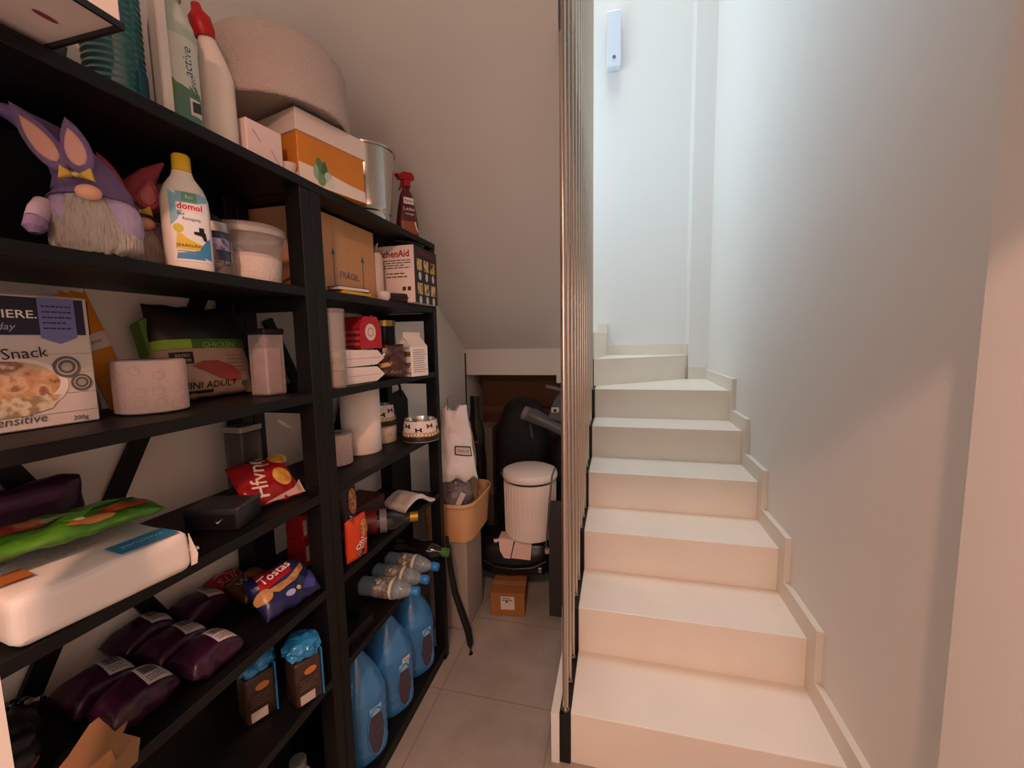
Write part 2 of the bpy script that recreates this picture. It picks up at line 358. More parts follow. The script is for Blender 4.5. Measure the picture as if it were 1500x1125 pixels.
# ================= shelving
T1, T2, T3, T4, T5, T6, T7 = 1.79, 1.535, 1.277, 1.02, .765, .515, .058
black = mat('#0d0c0b', .5, spec=.3, bump=.12, bscale=30, stretch=(3, 1, 12))
def unit(label, y0, y1, backs, z_bottom=T7):
    t = bpy.data.objects.new('shelving_unit', None); C.objects.link(t); t.location = (-.862, (y0+y1)/2, 0); tag(t, label, 'shelf unit', 'black shelving units along the wall')
    oy = (y0+y1)/2; ox = -.862; w = (y1-y0)/2
    def bx(name, x0, ya, z0, x1, yb, z1, bev=.0015): B().box(x0-ox, ya-oy, z0, x1-ox, yb-oy, z1, bev=bev, seg=1).done(name, black, t)
    pw = .035
    for ya in (y0, y1-pw):
        bx('post', -.768, ya, 0, -.724, ya+pw, T1-.022); bx('post', -1.0, ya, 0, -.945, ya+pw, T1-.022)
        for z in (T2, T3, T4, T5, T6, T7): bx('side_rail', -.945, ya+.008, z-.052, -.768, ya+pw-.008, z-.022)
    bx('shelf', -1.0, y0, T1-.022, -.722, y1, T1)
    for z in (T2, T3, T4, T5, T6, T7): bx('shelf', -1.0, y0+pw*.0 + .001, z-.022, -.7245 + .0005, y1-.001, z) if False else bx('shelf', -1.0, y0+pw, z-.022, -.725, y1-pw, z)
    bx('kick_board', -.75, y0+pw, 0, -.732, y1-pw, T7-.022)
    for z0, z1 in backs: bx('panel_or_shade_sheet', -1.008, y0+.01, z0, -1.001, y1-.01, z1)  # upper: back panel; lower: black sheet standing in for deep shade
    for ya, za, yb, zb in ((y0+.13, .55, y0+.665, 1.56), (y0+.13, 1.47, y0+.67, .40)):
        d = Vector((0, yb-ya, zb-za)); M = Matrix.Translation((-1.005-ox, (ya+yb)/2-oy, (za+zb)/2)) @ Matrix.Rotation(math.atan2(d.z, d.y), 4, 'X')
        B().box(-.005, -d.length/2, -.017, .005, d.length/2, .017, M=M).done('back_brace', black, t)
    return t
unit('black wooden shelving unit nearest the camera, holding the plush gnomes', .192, .9045, [(T2-.02, T1-.02), (.0, T6)])
unit('black wooden shelving unit at the far end, holding the water jugs', .9065, 1.617, [(T2-.02, T1-.02), (.0, T6)])
# ================= things on the shelves
V = Vector
def M_(x, y, z, rx=0, ry=0, rz=0):
    from mathutils import Euler
    return Matrix.Translation((x, y, z)) @ Euler((math.radians(rx), math.radians(ry), math.radians(rz))).to_matrix().to_4x4()
paper = mat('#e8e2dc', .7); inkb = mat('#1d1a1c', .6); inkw = mat('#efe9e2', .55); red = mat('#a81420', .4); blue = mat('#1f5fa0', .4)
cardb = mat('#b98a5f', .8, var=.06, vscale=6); plas_w = mat('#e9e4dc', .35)
clear = mat('#d9d6d2', .12, alpha=.16, spec=.6); film = mat('#c8c5c4', .15, alpha=.35, spec=.6)
def carton(t, w, d, h, m, bev=.002, name='carton', z=0): return B().box(-w/2, -d/2, z, w/2, d/2, z+h, bev=bev, seg=1).done(name, m, t)
def flaps(t, w, d, h, m):      # lid seam tape line over top and front
    decal('tape', m, t, top(h), ('r', -w/2, -.02, w/2, .02))
# ---- top shelf, near unit
t = thing('storage_box', 'large white box with black edges, jutting over the top shelf at the upper left', 'box', (-.79, .235, T1), 0)
carton(t, .39, .38, .235, mat('#ddd2cd', .6), name='body', z=.006)
B().box(-.197, -.192, 0, .197, -.188, .008).box(-.197, .188, 0, .197, .192, .008).box(-.197, -.188, 0, -.193, .188, .008).box(.193, -.188, 0, .197, .188, .008).done('black_edging', mat('#15171a', .45), t)
decal('red_mark', mat('#8c3540'), t, fmap((0, 0, .0055), (1, 0, 0), (0, -1, 0)), ('e', .16, .12, .012, .004))
t = thing('plastic_bag', 'crumpled dark grey plastic bag behind the white top box', 'bag', (-.86, .478, T1), 20)
blob(.075, .09, .075, 3, .3).done('bag', mat('#3a3b40', .25, alpha=.8, spec=.7), t, smooth=True)
t = thing('ribbed_bottle', 'tall teal ribbed bottle on the top shelf beside the white box', 'bottle', (-.842, .585, T1), 20)
teal = mat('#2a7f86', .12, spec=.7, coat=.4, alpha=.9)
pr = [(0, 0), (.040, 0)] + [(.0412 + .0011*math.cos(i*PI), .008+i*.0055) for i in range(51)] + [(.030, .305), (.014, .325), (.014, .345), (0, .345)]
B().lathe(pr, 32).done('bottle', teal, t, smooth=True)
B().lathe([(0, .34), (.017, .34), (.017, .365), (0, .366)], 24).done('cap', mat('#d9d7d2'), t, smooth=True)
decal('blue_label', mat('#3b6f86', .35), t, cyl(.0426), ('r', .02, .004, .05, .08))
t = thing('narrow_carton', 'narrow white carton between the teal bottle and the green labelled bottle', 'box', (-.765, .606, T1), 5)
carton(t, .017, .022, .31, paper)
def flat_bottle(t, w, d, prof, m, n=32):   # prof: (relative half width, z)
    return B().lathe([(p, z) for p, z in prof], n, sx=w, sy=d).done('bottle', m, t, smooth=True)
t = thing('detergent_bottle', 'pale green and white detergent bottle with a leaf label on the top shelf', 'bottle', (-.795, .655, T1), 20)
pf = [(0, 0), (.47, 0), (.5, .006), (.5, .17), (.46, .195), (.3, .222), (.2, .232), (.2, .24), (0, .24)]
flat_bottle(t, .072, .055, pf, mat('#b9c9bd', .3))
E0 = lambda u, v, n: V((u, -(.0275*max(0, 1-(u/.0361)**2)**.5 + n), v))
decal('green_wash', mat('#5f8a76', .35), t, E0, ('r', -.033, .012, .033, .085))
decal('white_panel', mat('#d3ddd3', .35), t, E0, ('p', [(-.032, .088), (.032, .07), (.032, .165), (-.032, .165)]), .0012)
letters('active', t, E0, .010, .125, .022, mat('#3b4a7a'), rot=PI/2); letters('green', t, E0, .016, .085, .016, mat('#4a7a3c'), rot=PI/2)
decal('leaf', mat('#5e8f45'), t, E0, ('e', -.018, .07, .008, .018), .0018); decal('bag_icon', inkw, t, E0, ('r', .008, .032, .028, .062), .002)
B().box(.012, -.0295, .038, .024, -.0285, .056).done('icon_print', mat('#33413a'), t)
B().lathe([(0, .238), (.018, .238), (.017, .262), (0, .264)], 24).done('cap', mat('#b9a53c', .4), t, smooth=True)
t = thing('cleaner_bottle', 'white toilet cleaner bottle with a red cap beside the round basket', 'bottle', (-.80, .742, T1), 25)
def duck(a, c):
    zz = c*.222; cx = 0; w = .033
    if zz > .15: k = (zz-.15)/.078; cx = -.011*k*k*1.1; w = .033 - .02*k
    th = 2*PI*a; return (cx + w*math.cos(th), .75*w*math.sin(th)*1.0, zz)
b = B().grid(duck, 32, 40, wrapu=True); b._add([duck(i/32, 0) for i in range(32)], [tuple(range(32))[::-1]]); b._add([duck(i/32, 1) for i in range(32)], [tuple(range(32))])
b.done('bottle', mat('#dcd5cc', .4), t, smooth=True)
B().lathe([(0, 0), (.017, 0), (.0205, .012), (.0195, .034), (.010, .046), (.008, .058), (0, .059)], 20, M_(-.012, 0, .220, 0, -12)).done('cap', red, t, smooth=True)
decal('label', mat('#cfc9c2'), t, lside(.069), ('r', -.02, .03, .02, .15))
# basket
BZ = 1.17
t = thing('woven_basket', 'large round white woven basket on top of the orange gift box', 'basket', (-.852, .972, T1+.1665), 0)
pr = [(0, .012), (.150, .012), (.158, .002), (.166, .0)] + [(r_+.0014*(i % 2), z_*BZ) for i, (r_, z_) in enumerate([(.168, .006), (.168, .014), (.1675, .022), (.1665, .030), (.165, .038), (.164, .046), (.163, .054), (.1625, .062), (.1625, .070), (.163, .078), (.1635, .086), (.164, .094), (.1635, .102), (.162, .110), (.159, .118), (.155, .126), (.149, .134), (.141, .142), (.130, .149), (.117, .155), (.10, .160), (.08, .163), (.05, .165)])] + [(0, .166*BZ)]
wv = mat('#dccdc6', .85, bump=.9, bscale=220, stretch=(1, 1, 2.2)); 
B().lathe(pr, 72).done('basket', wv, t, smooth=True, angle=180)
t = thing('small_carton', 'small pinkish white cube carton in front of the round basket', 'box', (-.808, .829, T1), 8)
carton(t, .088, .085, .092, mat('#e3cfcb', .6)); cr = mat('#a98f8c')
decal('fold_line', cr, t, front(.085), ('p', [(-.03, .072), (-.012, .052), (-.0105, .053), (-.0285, .073)])); decal('fold_line', cr, t, front(.085), ('p', [(.012, .045), (.032, .018), (.0335, .019), (.0135, .046)]))
t = thing('small_cup', 'small off-white cup behind the cube carton on the shelf edge', 'cup', (-.765, .887, T1), 0)
B().lathe([(0, 0), (.012, 0), (.019, .034), (.0175, .034), (.011, .003), (0, .003)], 24).done('cup', mat('#cdc2b6', .4), t, smooth=True)
t = thing('gift_box', 'orange box with a white lid and a leafy print, under the basket', 'box', (-.818, 1.022, T1), 14)
carton(t, .205, .20, .13, mat('#c87f2c', .55, var=.05), name='body'); B().box(-.107, -.105, .115, .107, .105, .166, bev=.002).done('lid', mat('#dfd3ca', .6), t)
F = front(.20)
decal('white_base', mat('#e3d8cb'), t, F, ('p', [(-.102, .001), (.102, .001), (.102, .03), (.05, .033), (-.02, .042), (-.102, .045)])); 
decal('white_base', mat('#e3d8cb'), t, lside(.205), ('r', -.10, .001, .10, .02))
for i, (u, v, ru, rv, c) in enumerate([(-.045, .05, .010, .022, '#5d7a4e'), (-.03, .042, .009, .025, '#41643c'), (-.055, .035, .008, .018, '#8fae96'), (-.02, .03, .012, .014, '#b3c3b5'), (-.04, .02, .012, .015, '#6f8f6a'), (-.012, .018, .010, .012, '#cfd3c8')]):
    decal('leaf_print', mat(c), t, F, ('e', u, v, ru, rv), .0012+i*.0002)
# bucket
t = thing('metal_bucket', 'shiny galvanised metal bucket on the top shelf of the far unit', 'bucket', (-.812, 1.287, T1), 0)
steel = mat('#cfcac2', .2, metal=1)
pr = [(0, .004), (.068, .004), (.072, 0), (.075, .02), (.0735, .028), (.077, .032), (.0755, .04)] + [(.0765+.017*i/10, .045+.175*i/10) for i in range(11)] + [(.098, .222), (.099, .227), (.096, .229), (.0925, .222), (.071, .02), (0, .012)]
B().lathe(pr, 48).done('bucket', steel, t, smooth=True, angle=50)
B().tube([(.0985*math.cos(a), .0985*math.sin(a)*.98, .205-.075*math.sin(a)) for a in [PI*i/14 for i in range(15)]], .0022, 8, M_(0, 0, 0, 0, 0, -30)).done('handle', mat('#6b3438', .4), t, smooth=True)
# spray bottles
maroon = mat('#5a1a22', .35, coat=.3)
def spray(t, dark):
    pf = [(0, 0), (.46, 0), (.5, .008), (.5, .05), (.42, .10), (.30, .15), (.16, .175), (.15, .19), (0, .19)]
    flat_bottle(t, .088, .055, pf, maroon)
    B().lathe([(0, .185), (.0165, .185), (.0165, .205), (0, .206)], 20).done('collar', red, t, smooth=True)
    B().prism([(-.03, .208), (-.034, .222), (-.012, .236), (.02, .238), (.03, .228), (.03, .214), (.012, .208)], -.010, .010, 'y').done('spray_head', red, t)
    B().prism([(-.018, .208), (-.012, .208), (-.016, .185), (-.026, .168), (-.029, .170), (-.022, .187)], -.005, .005, 'y').done('trigger', red, t)
    B().box(-.042, -.006, .214, -.030, .006, .226, bev=.002).done('nozzle', mat('#7d1018'), t)
t = thing('spray_bottle', 'maroon leather cleaner spray bottle with a red trigger at the shelf end', 'spray bottle', (-.775, 1.495, T1), 35, group='red spray bottles')
spray(t, 0); E1 = lambda u, v, n: V((u, -(.0275*(1 if v < .06 else 1-(v-.06)/.3)*max(0, 1-(u/.046)**2)**.5 + n), v))
decal('orange_label', mat('#9c5634', .4), t, E1, ('r', -.034, .012, .026, .055)); decal('white_tag', inkw, t, E1, ('r', -.022, .118, .018, .142)); letters('fanya', t, E1, -.002, .13, .016, mat('#5a1a22'), lift=.002)
letters('Leder', t, E1, -.002, .10, .020, inkw); letters('reiniger', t, E1, -.002, .082, .012, inkw); decal('glove', inkw, t, E1, ('p', [(.014, .055), (.022, .03), (.034, .018), (.036, .024), (.028, .034), (.02, .057)]), .0014)
t = thing('spray_bottle', 'red spray bottle half hidden between the bucket and the maroon sprayer', 'spray bottle', (-.862, 1.432, T1), 35, group='red spray bottles'); spray(t, 1)
# ---- second shelf, near unit
t = thing('snack_bag', 'crumpled grey clear bag of snacks left of the purple gnome', 'bag', (-.885, .325, T2), 45)
blob(.10, .08, .19, 9, .3, fr=1.8).done('bag', mat('#6f6d70', .2, alpha=.75, spec=.7), t, smooth=True)
B().box(-.03, -.052, .03, .03, -.042, .055, bev=.004).done('orange_label', mat('#b9701f'), t); B().box(-.045, -.054, .008, .03, -.044, .03, bev=.004).done('green_label', mat('#1f5a35'), t)
def gnome(t, s, hat, inner, beard, hatpts, ears, bodyc, bow, nose_at, armsm):
    blob(.165*s, .12*s, .158*s, 2, .03, pw=2.3).done('body', mat(bodyc, .95, bump=.3, bscale=200), t, smooth=True)
    # beard: lobed, streaked with tufts
    def bf(a, c):
        u = (a-.5)*2; v = c; w = .075*s*(1-.35*(v-.25)**2*2.2)*(1 if v > .12 else .8+1.6*v)
        zz = s*(.004+.122*v); tuft = .006*s*nz((u*9, v*2, 4))+.004*s*nz((u*22, v*3, 1))
        return (u*w*1.06, -(.060*s*max(0, 1-u*u)**.5 + .006*s + tuft) , zz + .006*s*nz((u*7, 1, 2))*(1-v))
    B().grid(bf, 40, 26).grid(lambda a, c: V(bf(a, c))+V((0, .012*s, 0)), 40, 26).done('beard', beard, t, smooth=True, angle=180)
    # hat: bent cone along a path
    P = [V(p)*s for p in hatpts]; n = len(P)
    rr = [(.074 if i == 0 else .078*(1-i/(n-1))**.8)*s+.004*s for i in range(n)]
    B().tube(P, rr, 24, flat=.85).done('hat', hat, t, smooth=True)
    for (ex, ez, rot, L_) in ears:
        def ef(a, c, k=1.0, yo=0):
            w = .026*s*k*math.sin(PI*min(1, c**.75))**.7; return (w*math.cos(2*PI*a), yo + .007*s*k*math.sin(2*PI*a), L_*s*(c*k+(1-k)*.4))
        Mx = M_(ex*s, -.063*s, ez*s, -6, rot)
        e = B().grid(lambda a, c: ef(a, c), 18, 14, Mx, wrapu=True).done('ear', hat, t, smooth=True, angle=180)
        B().grid(lambda a, c: ef(a, c, .66, -.006*s), 18, 14, Mx, wrapu=True).done('ear_lining', inner, e, smooth=True, angle=180)
    nx, nzv = nose_at
    b = B(); bmesh.ops.create_icosphere(b.bm, subdivisions=3, radius=1)
    for v in b.bm.verts: v.co = V((v.co.x*.022*s+nx*s, v.co.y*.017*s-.072*s, v.co.z*.0165*s+nzv*s))
    b.done('nose', mat('#dba98b', .9), t, smooth=True)
    bx, bz = bow; b = B()
    for sg in (-1, 1): b.prism([(bx*s, bz*s-.004*s), (bx*s+sg*.024*s, bz*s+.004*s+.012*s), (bx*s+sg*.028*s, bz*s-.010*s), (bx*s, bz*s+.006*s)], -.088*s, -.078*s, 'y')
    b.done('bow', mat('#c9a53e', .7), t); B().lathe([(0, -.006*s), (.007*s, 0), (0, .006*s)], 12, M_(bx*s, -.088*s, bz*s)).done('bow_knot', mat('#e3d2a0', .7), t, smooth=True)
    for (ax, az, rot, m1, m2) in armsm:
        a_ = B().tube([V((ax, -.035, az))*s, V((ax*1.05, -.05, az-.02))*s, V((ax*1.08, -.062, az-.04))*s], [.018*s, .019*s, .018*s], 14, M_(0, 0, 0)).done('sleeve', m1, t, smooth=True)
        B().tube([V((ax*1.08, -.062, az-.038))*s, V((ax*1.09, -.068, az-.058))*s, V((ax*1.09, -.07, az-.07))*s], [.017*s, .019*s, .009*s], 14).done('hand', m2, t, smooth=True)
felt = lambda h: mat(h, .95, bump=.35, bscale=260)
furw = mat('#b9aea2', .95, bump=.9, bscale=90, stretch=(3, 3, .6))
t = thing('plush_gnome', 'lilac plush gnome with bunny ears and a full grey beard on the shelf', 'plush toy', (-.780, .492, T2), 50, group='bunny eared plush gnomes')
gnome(t, .67, felt('#75608a'), felt('#d3a293'), furw, [(0, 0, .122), (0, .002, .142), (-.012, .01, .18), (-.038, .02, .225), (-.075, .03, .268), (-.125, .035, .305), (-.185, .035, .328)],
      [(-.018, .166, -31, .154), (.010, .164, -11, .121)], '#a99bb8', (.004, .158), (.016, .128), [(-.070, .105, 0, felt('#b3a3b6'), felt('#8d79a3'))])
t = thing('plush_gnome', 'small pink plush gnome with bunny ears and a white beard', 'plush toy', (-.868, .614, T2), 46, group='bunny eared plush gnomes')
gnome(t, .67, felt('#b0505f'), felt('#c97a78'), mat('#c4b3a8', .95, bump=.9, bscale=90, stretch=(3, 3, .6)), [(0, 0, .118), (0, .002, .14), (0, 0, .18), (.008, .008, .235), (.03, .016, .275), (.065, .02, .315)],
      [(-.02, .165, -16, .135), (.035, .16, 6, .085)], '#8a6f78', (.02, .15), (.028, .122), [(-.085, .16, 0, felt('#c98a94'), felt('#c98a94'))])
t = thing('cleaner_bottle', 'white cream cleaner bottle with a yellow cap and blue yellow label', 'bottle', (-.772, .629, T2), 30)
pf = [(0, 0), (.48, 0), (.5, .006), (.5, .11), (.485, .13), (.40, .15), (.24, .168), (.21, .175), (.2, .18), (0, .18)]
flat_bottle(t, .074, .044, pf, mat('#e6ddd2', .35))
E2 = lambda u, v, n: V((u, -(.022*max(0, 1-(u/.0372)**2)**.5 + n), v))
decal('label', mat('#dfe3e6', .4), t, E2, ('r', -.026, .016, .031, .138)); decal('blue_wash', mat('#3f86b8', .4), t, E2, ('p', [(-.022, .02), (.031, .02), (.031, .062), (.012, .036), (-.02, .03)]), .0011)
decal('blue_wash', mat('#7fb1c9', .4), t, E2, ('p', [(-.026, .138), (-.026, .078), (-.017, .088), (-.012, .112), (.031, .126), (.031, .138)]), .0011)
decal('yellow_wash', mat('#d7b93c', .4), t, E2, ('p', [(-.022, .038), (.012, .036), (.018, .046), (-.004, .056), (-.018, .07)]), .0014)
decal('green_seal', mat('#5f9a7e', .4), t, E2, ('r', -.008, .121, .014, .137), .0016); letters('Eco', t, E2, .003, .129, .008, inkw, lift=.0022)
decal('brand_panel', inkw, t, E2, ('r', -.017, .105, .024, .119), .0016); letters('domol', t, E2, .003, .112, .0155, mat('#c02030'), sx=.95, bold=.02, lift=.0024)
letters('Bad', t, E2, -.011, .099, .007, mat('#3a4a66'), lift=.0022); letters('Reinigung', t, E2, .004, .091, .007, mat('#3a4a66'), lift=.0022)
decal('tap_print', inkb, t, E2, ('p', [(.006, .07), (.024, .07), (.026, .055), (.021, .055), (.02, .064), (.006, .065)]), .0018); decal('tap_print', inkb, t, E2, ('r', .014, .07, .022, .078), .0018)
decal('lemon_print', mat('#c9c23a'), t, E2, ('e', -.016, .074, .007, .007), .0018); letters('SPARKLING', t, E2, -.002, .0435, .0075, mat('#3a3412'), lift=.0024); lines(t, E2, -.02, .028, .008, .036, 2, mat('#888888'))
B().lathe([(0, .178), (.0145, .178), (.014, .204), (.012, .207), (0, .207)], 24).done('cap', mat('#e0b327', .4), t, smooth=True)
t = thing('glass_jar', 'dark blue patterned jar with a silver lid behind the cleaner bottle', 'jar', (-.79, .692, T2), 30)
B().lathe([(0, 0), (.030, 0), (.033, .005), (.033, .075), (.028, .088), (0, .088)], 28).done('jar', mat('#24213a', .2, coat=.5), t, smooth=True)
B().lathe([(0, .086), (.031, .086), (.032, .09), (.032, .104), (.02, .112), (.012, .12), (0, .121)], 28).done('lid', mat('#a8a49c', .25, metal=.9), t, smooth=True)
decal('label', blotch(['#b0a48e', '#2a2540', '#6d6257', '#1d1930'], 60), t, cyl(.0332), ('r', -.04, .004, .05, .03)); decal('label_band', blotch(['#2e2a5c', '#8d86a0', '#2a2540'], 70, seed=3), t, cyl(.0332), ('r', -.04, .05, .05, .072))
t = thing('plastic_canister', 'tall smoky clear canister at the back of the second shelf', 'canister', (-.935, .700, T2), 20)
B().lathe([(0, .002), (.052, .002), (.055, .01), (.055, .165), (.050, .165), (.050, .008), (0, .006)], 30).done('canister', mat('#6d6563', .2, alpha=.55, spec=.6), t, smooth=True)
B().lathe([(0, .166), (.058, .166), (.058, .186), (.05, .192), (0, .192)], 30).done('lid', mat('#7d7371', .3, alpha=.8), t, smooth=True)
t = thing('plastic_tub', 'clear plastic tub with a bail handle, half full of white powder', 'tub', (-.82, .805, T2), 20)
B().lathe([(0, .001), (.064, .001), (.067, .006), (.075, .115), (.073, .115), (.065, .008), (0, .004)], 40).done('tub', clear, t, smooth=True)
B().lathe([(0, .005), (.0645, .0055), (.0680, .055), (.05, .066), (.03, .058), (.01, .064), (0, .062)], 40).done('powder', mat('#f0dcd3', .9, bump=.5, bscale=120), t, smooth=True)
B().lathe([(0, .119), (.072, .119), (.078, .117), (.0785, .105), (.080, .105), (.080, .121), (.074, .126), (.070, .123), (0, .123)], 40).done('lid', mat('#d3cbc7', .25, alpha=.32, spec=.6), t, smooth=True)
B().tube([(.0800*math.cos(a)*.99, .0800*math.sin(a), .110-.045*math.sin((a+.3)/1.9*PI)**1.0) for a in [-.3+1.9*i/16 for i in range(17)]], .0025, 8, flat=1.6).done('handle', mat('#cfc9c6', .3), t, smooth=True)
t = thing('cardboard_box', 'plain brown cardboard box behind the powder tub', 'box', (-.962, .822, T2), 5)
carton(t, .09, .05, .135, mat('#6d4a38', .8)); decal('tape', mat('#8a6a50'), t, front(.05), ('r', -.01, .0, .01, .135))
# ---- second shelf, far unit
t = thing('cardboard_box', 'tall brown cardboard box marked FRAGIL with two arrows', 'box', (-.885, 1.125, T2), 0)
carton(t, .325, .18, .226, mat('#cb9a6c', .8, var=.05, vscale=5)); F = front(.18)
decal('tape', mat('#c79a70', .5), t, F, ('r', -.045, .001, .005, .225)); ik = mat('#54697a')
letters('FRÁGIL', t, F, .020, .064, .026, ik, sx=1.15, bold=.005)
for u in (-.052, .092):
    decal('arrow', ik, t, F, ('r', u-.0018, .03, u+.0018, .125)); decal('arrow_head', ik, t, F, ('p', [(u-.009, .117), (u+.009, .117), (u, .137)]))
t = thing('notebook', 'yellow notebook lying in front of the FRAGIL box', 'book', (-.748, 1.085, T2), 8, group='small books before the cardboard box')
B().box(-.055, -.022, 0, .055, .022, .009, bev=.001).done('cover', mat('#caa02c', .5), t); B().box(-.053, -.0205, .0015, .0535, .0205, .0075).done('pages', mat('#e6ddca'), t)
t = thing('notebook', 'black notebook with white pages on top of the yellow one', 'book', (-.750, 1.075, T2+.0095), 14, group='small books before the cardboard box')
B().box(-.055, -.022, 0, .055, .022, .0015).box(-.055, -.022, .0095, .055, .022, .011).box(-.055, .0205, 0, .055, .022, .011).done('cover', inkb, t); B().box(-.053, -.0215, .0015, .0535, .0205, .0095).done('pages', mat('#d8cfc4'), t)
t = thing('paper_roll', 'narrow white plastic wrapped roll standing beside the FRAGIL box', 'roll', (-.812, 1.322, T2), 0)
B().lathe([(0, 0), (.022, 0), (.024, .01), (.024, .15), (.018, .168), (.006, .175), (0, .175)], 24).done('roll', mat('#d8c4b4', .5), t, smooth=True)
B().tube([(0, 0, .17), (.004, 0, .19), (.012, -.004, .205)], [.006, .009, .003], 10, flat=.5).done('twisted_end', mat('#cdbbb0', .5), t, smooth=True)
t = thing('ceramic_cup', 'small white round cup on the edge between FRAGIL box and mixer box', 'cup', (-.752, 1.262, T2), 0)
B().lathe([(0, 0), (.015, 0), (.021, .010), (.022, .026), (.018, .03), (.016, .027), (.014, .006), (0, .005)], 28).done('cup', mat('#e2d6ca', .4), t, smooth=True)
t = thing('leather_case', 'dark brown leather case lying before the mixer box', 'case', (-.765, 1.355, T2), 40)
B().box(-.045, -.018, 0, .045, .018, .034, bev=.009, seg=3).done('case', mat('#33201d', .5, bump=.2), t, smooth=True); B().box(-.046, -.0195, .018, .046, .0185, .021).done('zip', mat('#1b1211'), t)
t = thing('cloth_scrap', 'crumpled grey brown cloth propped behind the leather case', 'cloth', (-.842, 1.35, T2), 40)
blob(.05, .04, .055, 12, .4).done('cloth', mat('#6d564d', .9), t, smooth=True)
t = thing('mixer_box', 'white and black kitchen mixer box with red lettering, overhanging the shelf end', 'box', (-.775, 1.475, T2), 0)
wk, dk, hk = .19, .155, .20
carton(t, wk, dk, hk, mat('#ead6cc', .5), name='carton'); F = front(dk); Ls = lside(wk)
decal('dark_face', mat('#241f20', .4), t, F, ('r', -wk/2+.0005, .0005, wk/2-.0005, hk-.0005)); decal('red_banner', mat('#6e1c27'), t, F, ('p', [(-.06, .188), (.07, .184), (.07, .170), (-.06, .174)]), .0014)
food = [blotch(['#3a2a14', '#c99a3c', '#e2cf9a', '#7d3a1c'], 45, seed=i) for i in range(3)]
for i in range(3):
    for j in range(2):
        u = -.055+i*.055; v = .135-j*.085
        decal('food_photo', food[(i+j) % 3], t, F, ('r', u-.02, v-.018, u+.02, v+.022), .0014); decal('attachment', mat('#d9d3cc'), t, F, ('e', u+.002, v-.038, .011, .015), .0014)
letters('KitchenAid', t, Ls, .062, .170, .033, mat('#a3202c'), bold=.02, sx=.95, align='RIGHT')
lines(t, Ls, -.055, .118, .068, .152, 4, mat('#5a4744'), fill=.35); lines(t, Ls, -.03, .085, .068, .108, 2, mat('#5a4744'), fill=.35, seed=5)
decal('model_mark', mat('#4a2a2c'), t, Ls, ('r', .03, .042, .043, .056)); decal('model_mark', mat('#4a2a2c'), t, Ls, ('r', .05, .042, .063, .056)); 
t = thing('oven_tray', 'black shallow tray lying on top of the mixer box', 'tray', (-.78, 1.47, T2+hk+.0005), 0)
B().lathe([(0, 0), (.06, 0), (.082, .018), (.086, .018), (.086, .021), (.08, .021), (.058, .004), (0, .004)], 40, sx=1.0, sy=.82).done('tray', mat('#1a1917', .35), t, smooth=True)
# ---- third shelf, near unit
t = thing('pet_snack_box', 'white and navy pet snack box with a bowl photo, on the third shelf', 'box', (-.885, .393, T3), 4)
w, d, h = .235, .055, .202
carton(t, w, d, h, mat('#c6bdb6', .5), name='carton'); F = front(d)
decal('navy_band', mat('#211f33', .45), t, F, ('r', -w/2+.001, .142, w/2-.006, h-.004)); decal('lilac_flag', mat('#6d70a6', .5), t, F, ('p', [(.057, h-.003), (.1, h-.003), (.1, .138), (.0785, .128), (.057, .138)]), .0012)
letters('PREMIERE.', t, F, .056, .172, .0165, inkw, sx=1.12, bold=.01, align='RIGHT'); letters('enjoy day', t, F, .030, .154, .014, mat('#a7a3c4'), align='RIGHT', shear=.25)
letters('Meal Snack', t, F, .062, .116, .023, inkb, sx=.95, align='RIGHT', rot=.06)
lines(t, F, .061, .148, .096, .19, 5, mat('#2b2c52'), fill=.3)
for v in (.112, .082, .05, .02): decal('board_line', mat('#9d948d'), t, F, ('r', .03, v, w/2-.002, v+.0008))
decal('bowl_photo', mat('#d9cfc6'), t, F, ('e', .012, .066, .07, .044), .0011); decal('food_photo', blotch(['#7d4a34', '#b98c66', '#caa886', '#8d5a44', '#dccbb4'], 34), t, F, ('e', .012, .070, .060, .034), .0016); decal('bowl_front', blotch(['#a8814f', '#cfc3a6', '#8f7a5a', '#c9a877'], 40, seed=4), t, F, ('p', [(-.048, .05), (.072, .05), (.06, .03), (.03, .022), (-.01, .022), (-.036, .03)]), .0018)
for u, v, r in ((.082, .092, .017), (.098, .066, .0135)): decal('badge', mat('#5b5652'), t, F, ('e', u, v, r, r), .0019); decal('badge_ring', mat('#b7aea6'), t, F, ('ring', u, v, r*.75, r*.75, .86), .0024); decal('badge_mark', mat('#9a928b'), t, F, ('e', u, v, r*.4, r*.4), .0024)
letters('Sensitive', t, F, .02, .016, .018, mat('#4f4a4c'), shear=.2); letters('200g', t, F, .092, .009, .010, inkb)
decal('paw_print', inkb, t, F, ('e', -.075, .075, .012, .009), .002)
decal('side_navy', mat('#211f33', .45), t, rside(w), ('r', -.0265, .142, .0265, h-.004))
t = thing('padded_envelope', 'orange padded envelope leaning on the wall behind the snack box', 'envelope', (-.955, .612, T3), 0, roll=-17)
Pw = Pillow(.05, .225, .016, 4, wr=.002); Pw.build('envelope', mat('#c8811f', .6), t); decal('paper_label', mat('#cfc2b4'), t, Pw.map(), ('r', -.021, .115, .022, .145)); letters('post', t, Pw.map(), 0, .13, .01, inkb)
t = thing('foil_pouch', 'grey foil pouch with dark red back between snack box and paper roll', 'pouch', (-.938, .535, T3), 15, roll=-6)
Pw = Pillow(.055, .13, .03, 6, wr=.004); Pw.build('pouch', mat('#6f6c74', .3), t); decal('label', mat('#aaa1a0'), t, Pw.map(), ('r', -.015, .05, .018, .085)); letters('nu', t, Pw.map(), .0, .067, .018, mat('#4c4a63'), lift=.003)
decal('red_panel', mat('#6a1520'), t, Pw.map(), ('p', [(-.026, .004), (.018, .004), (-.005, .06), (-.026, .075)]), .001)
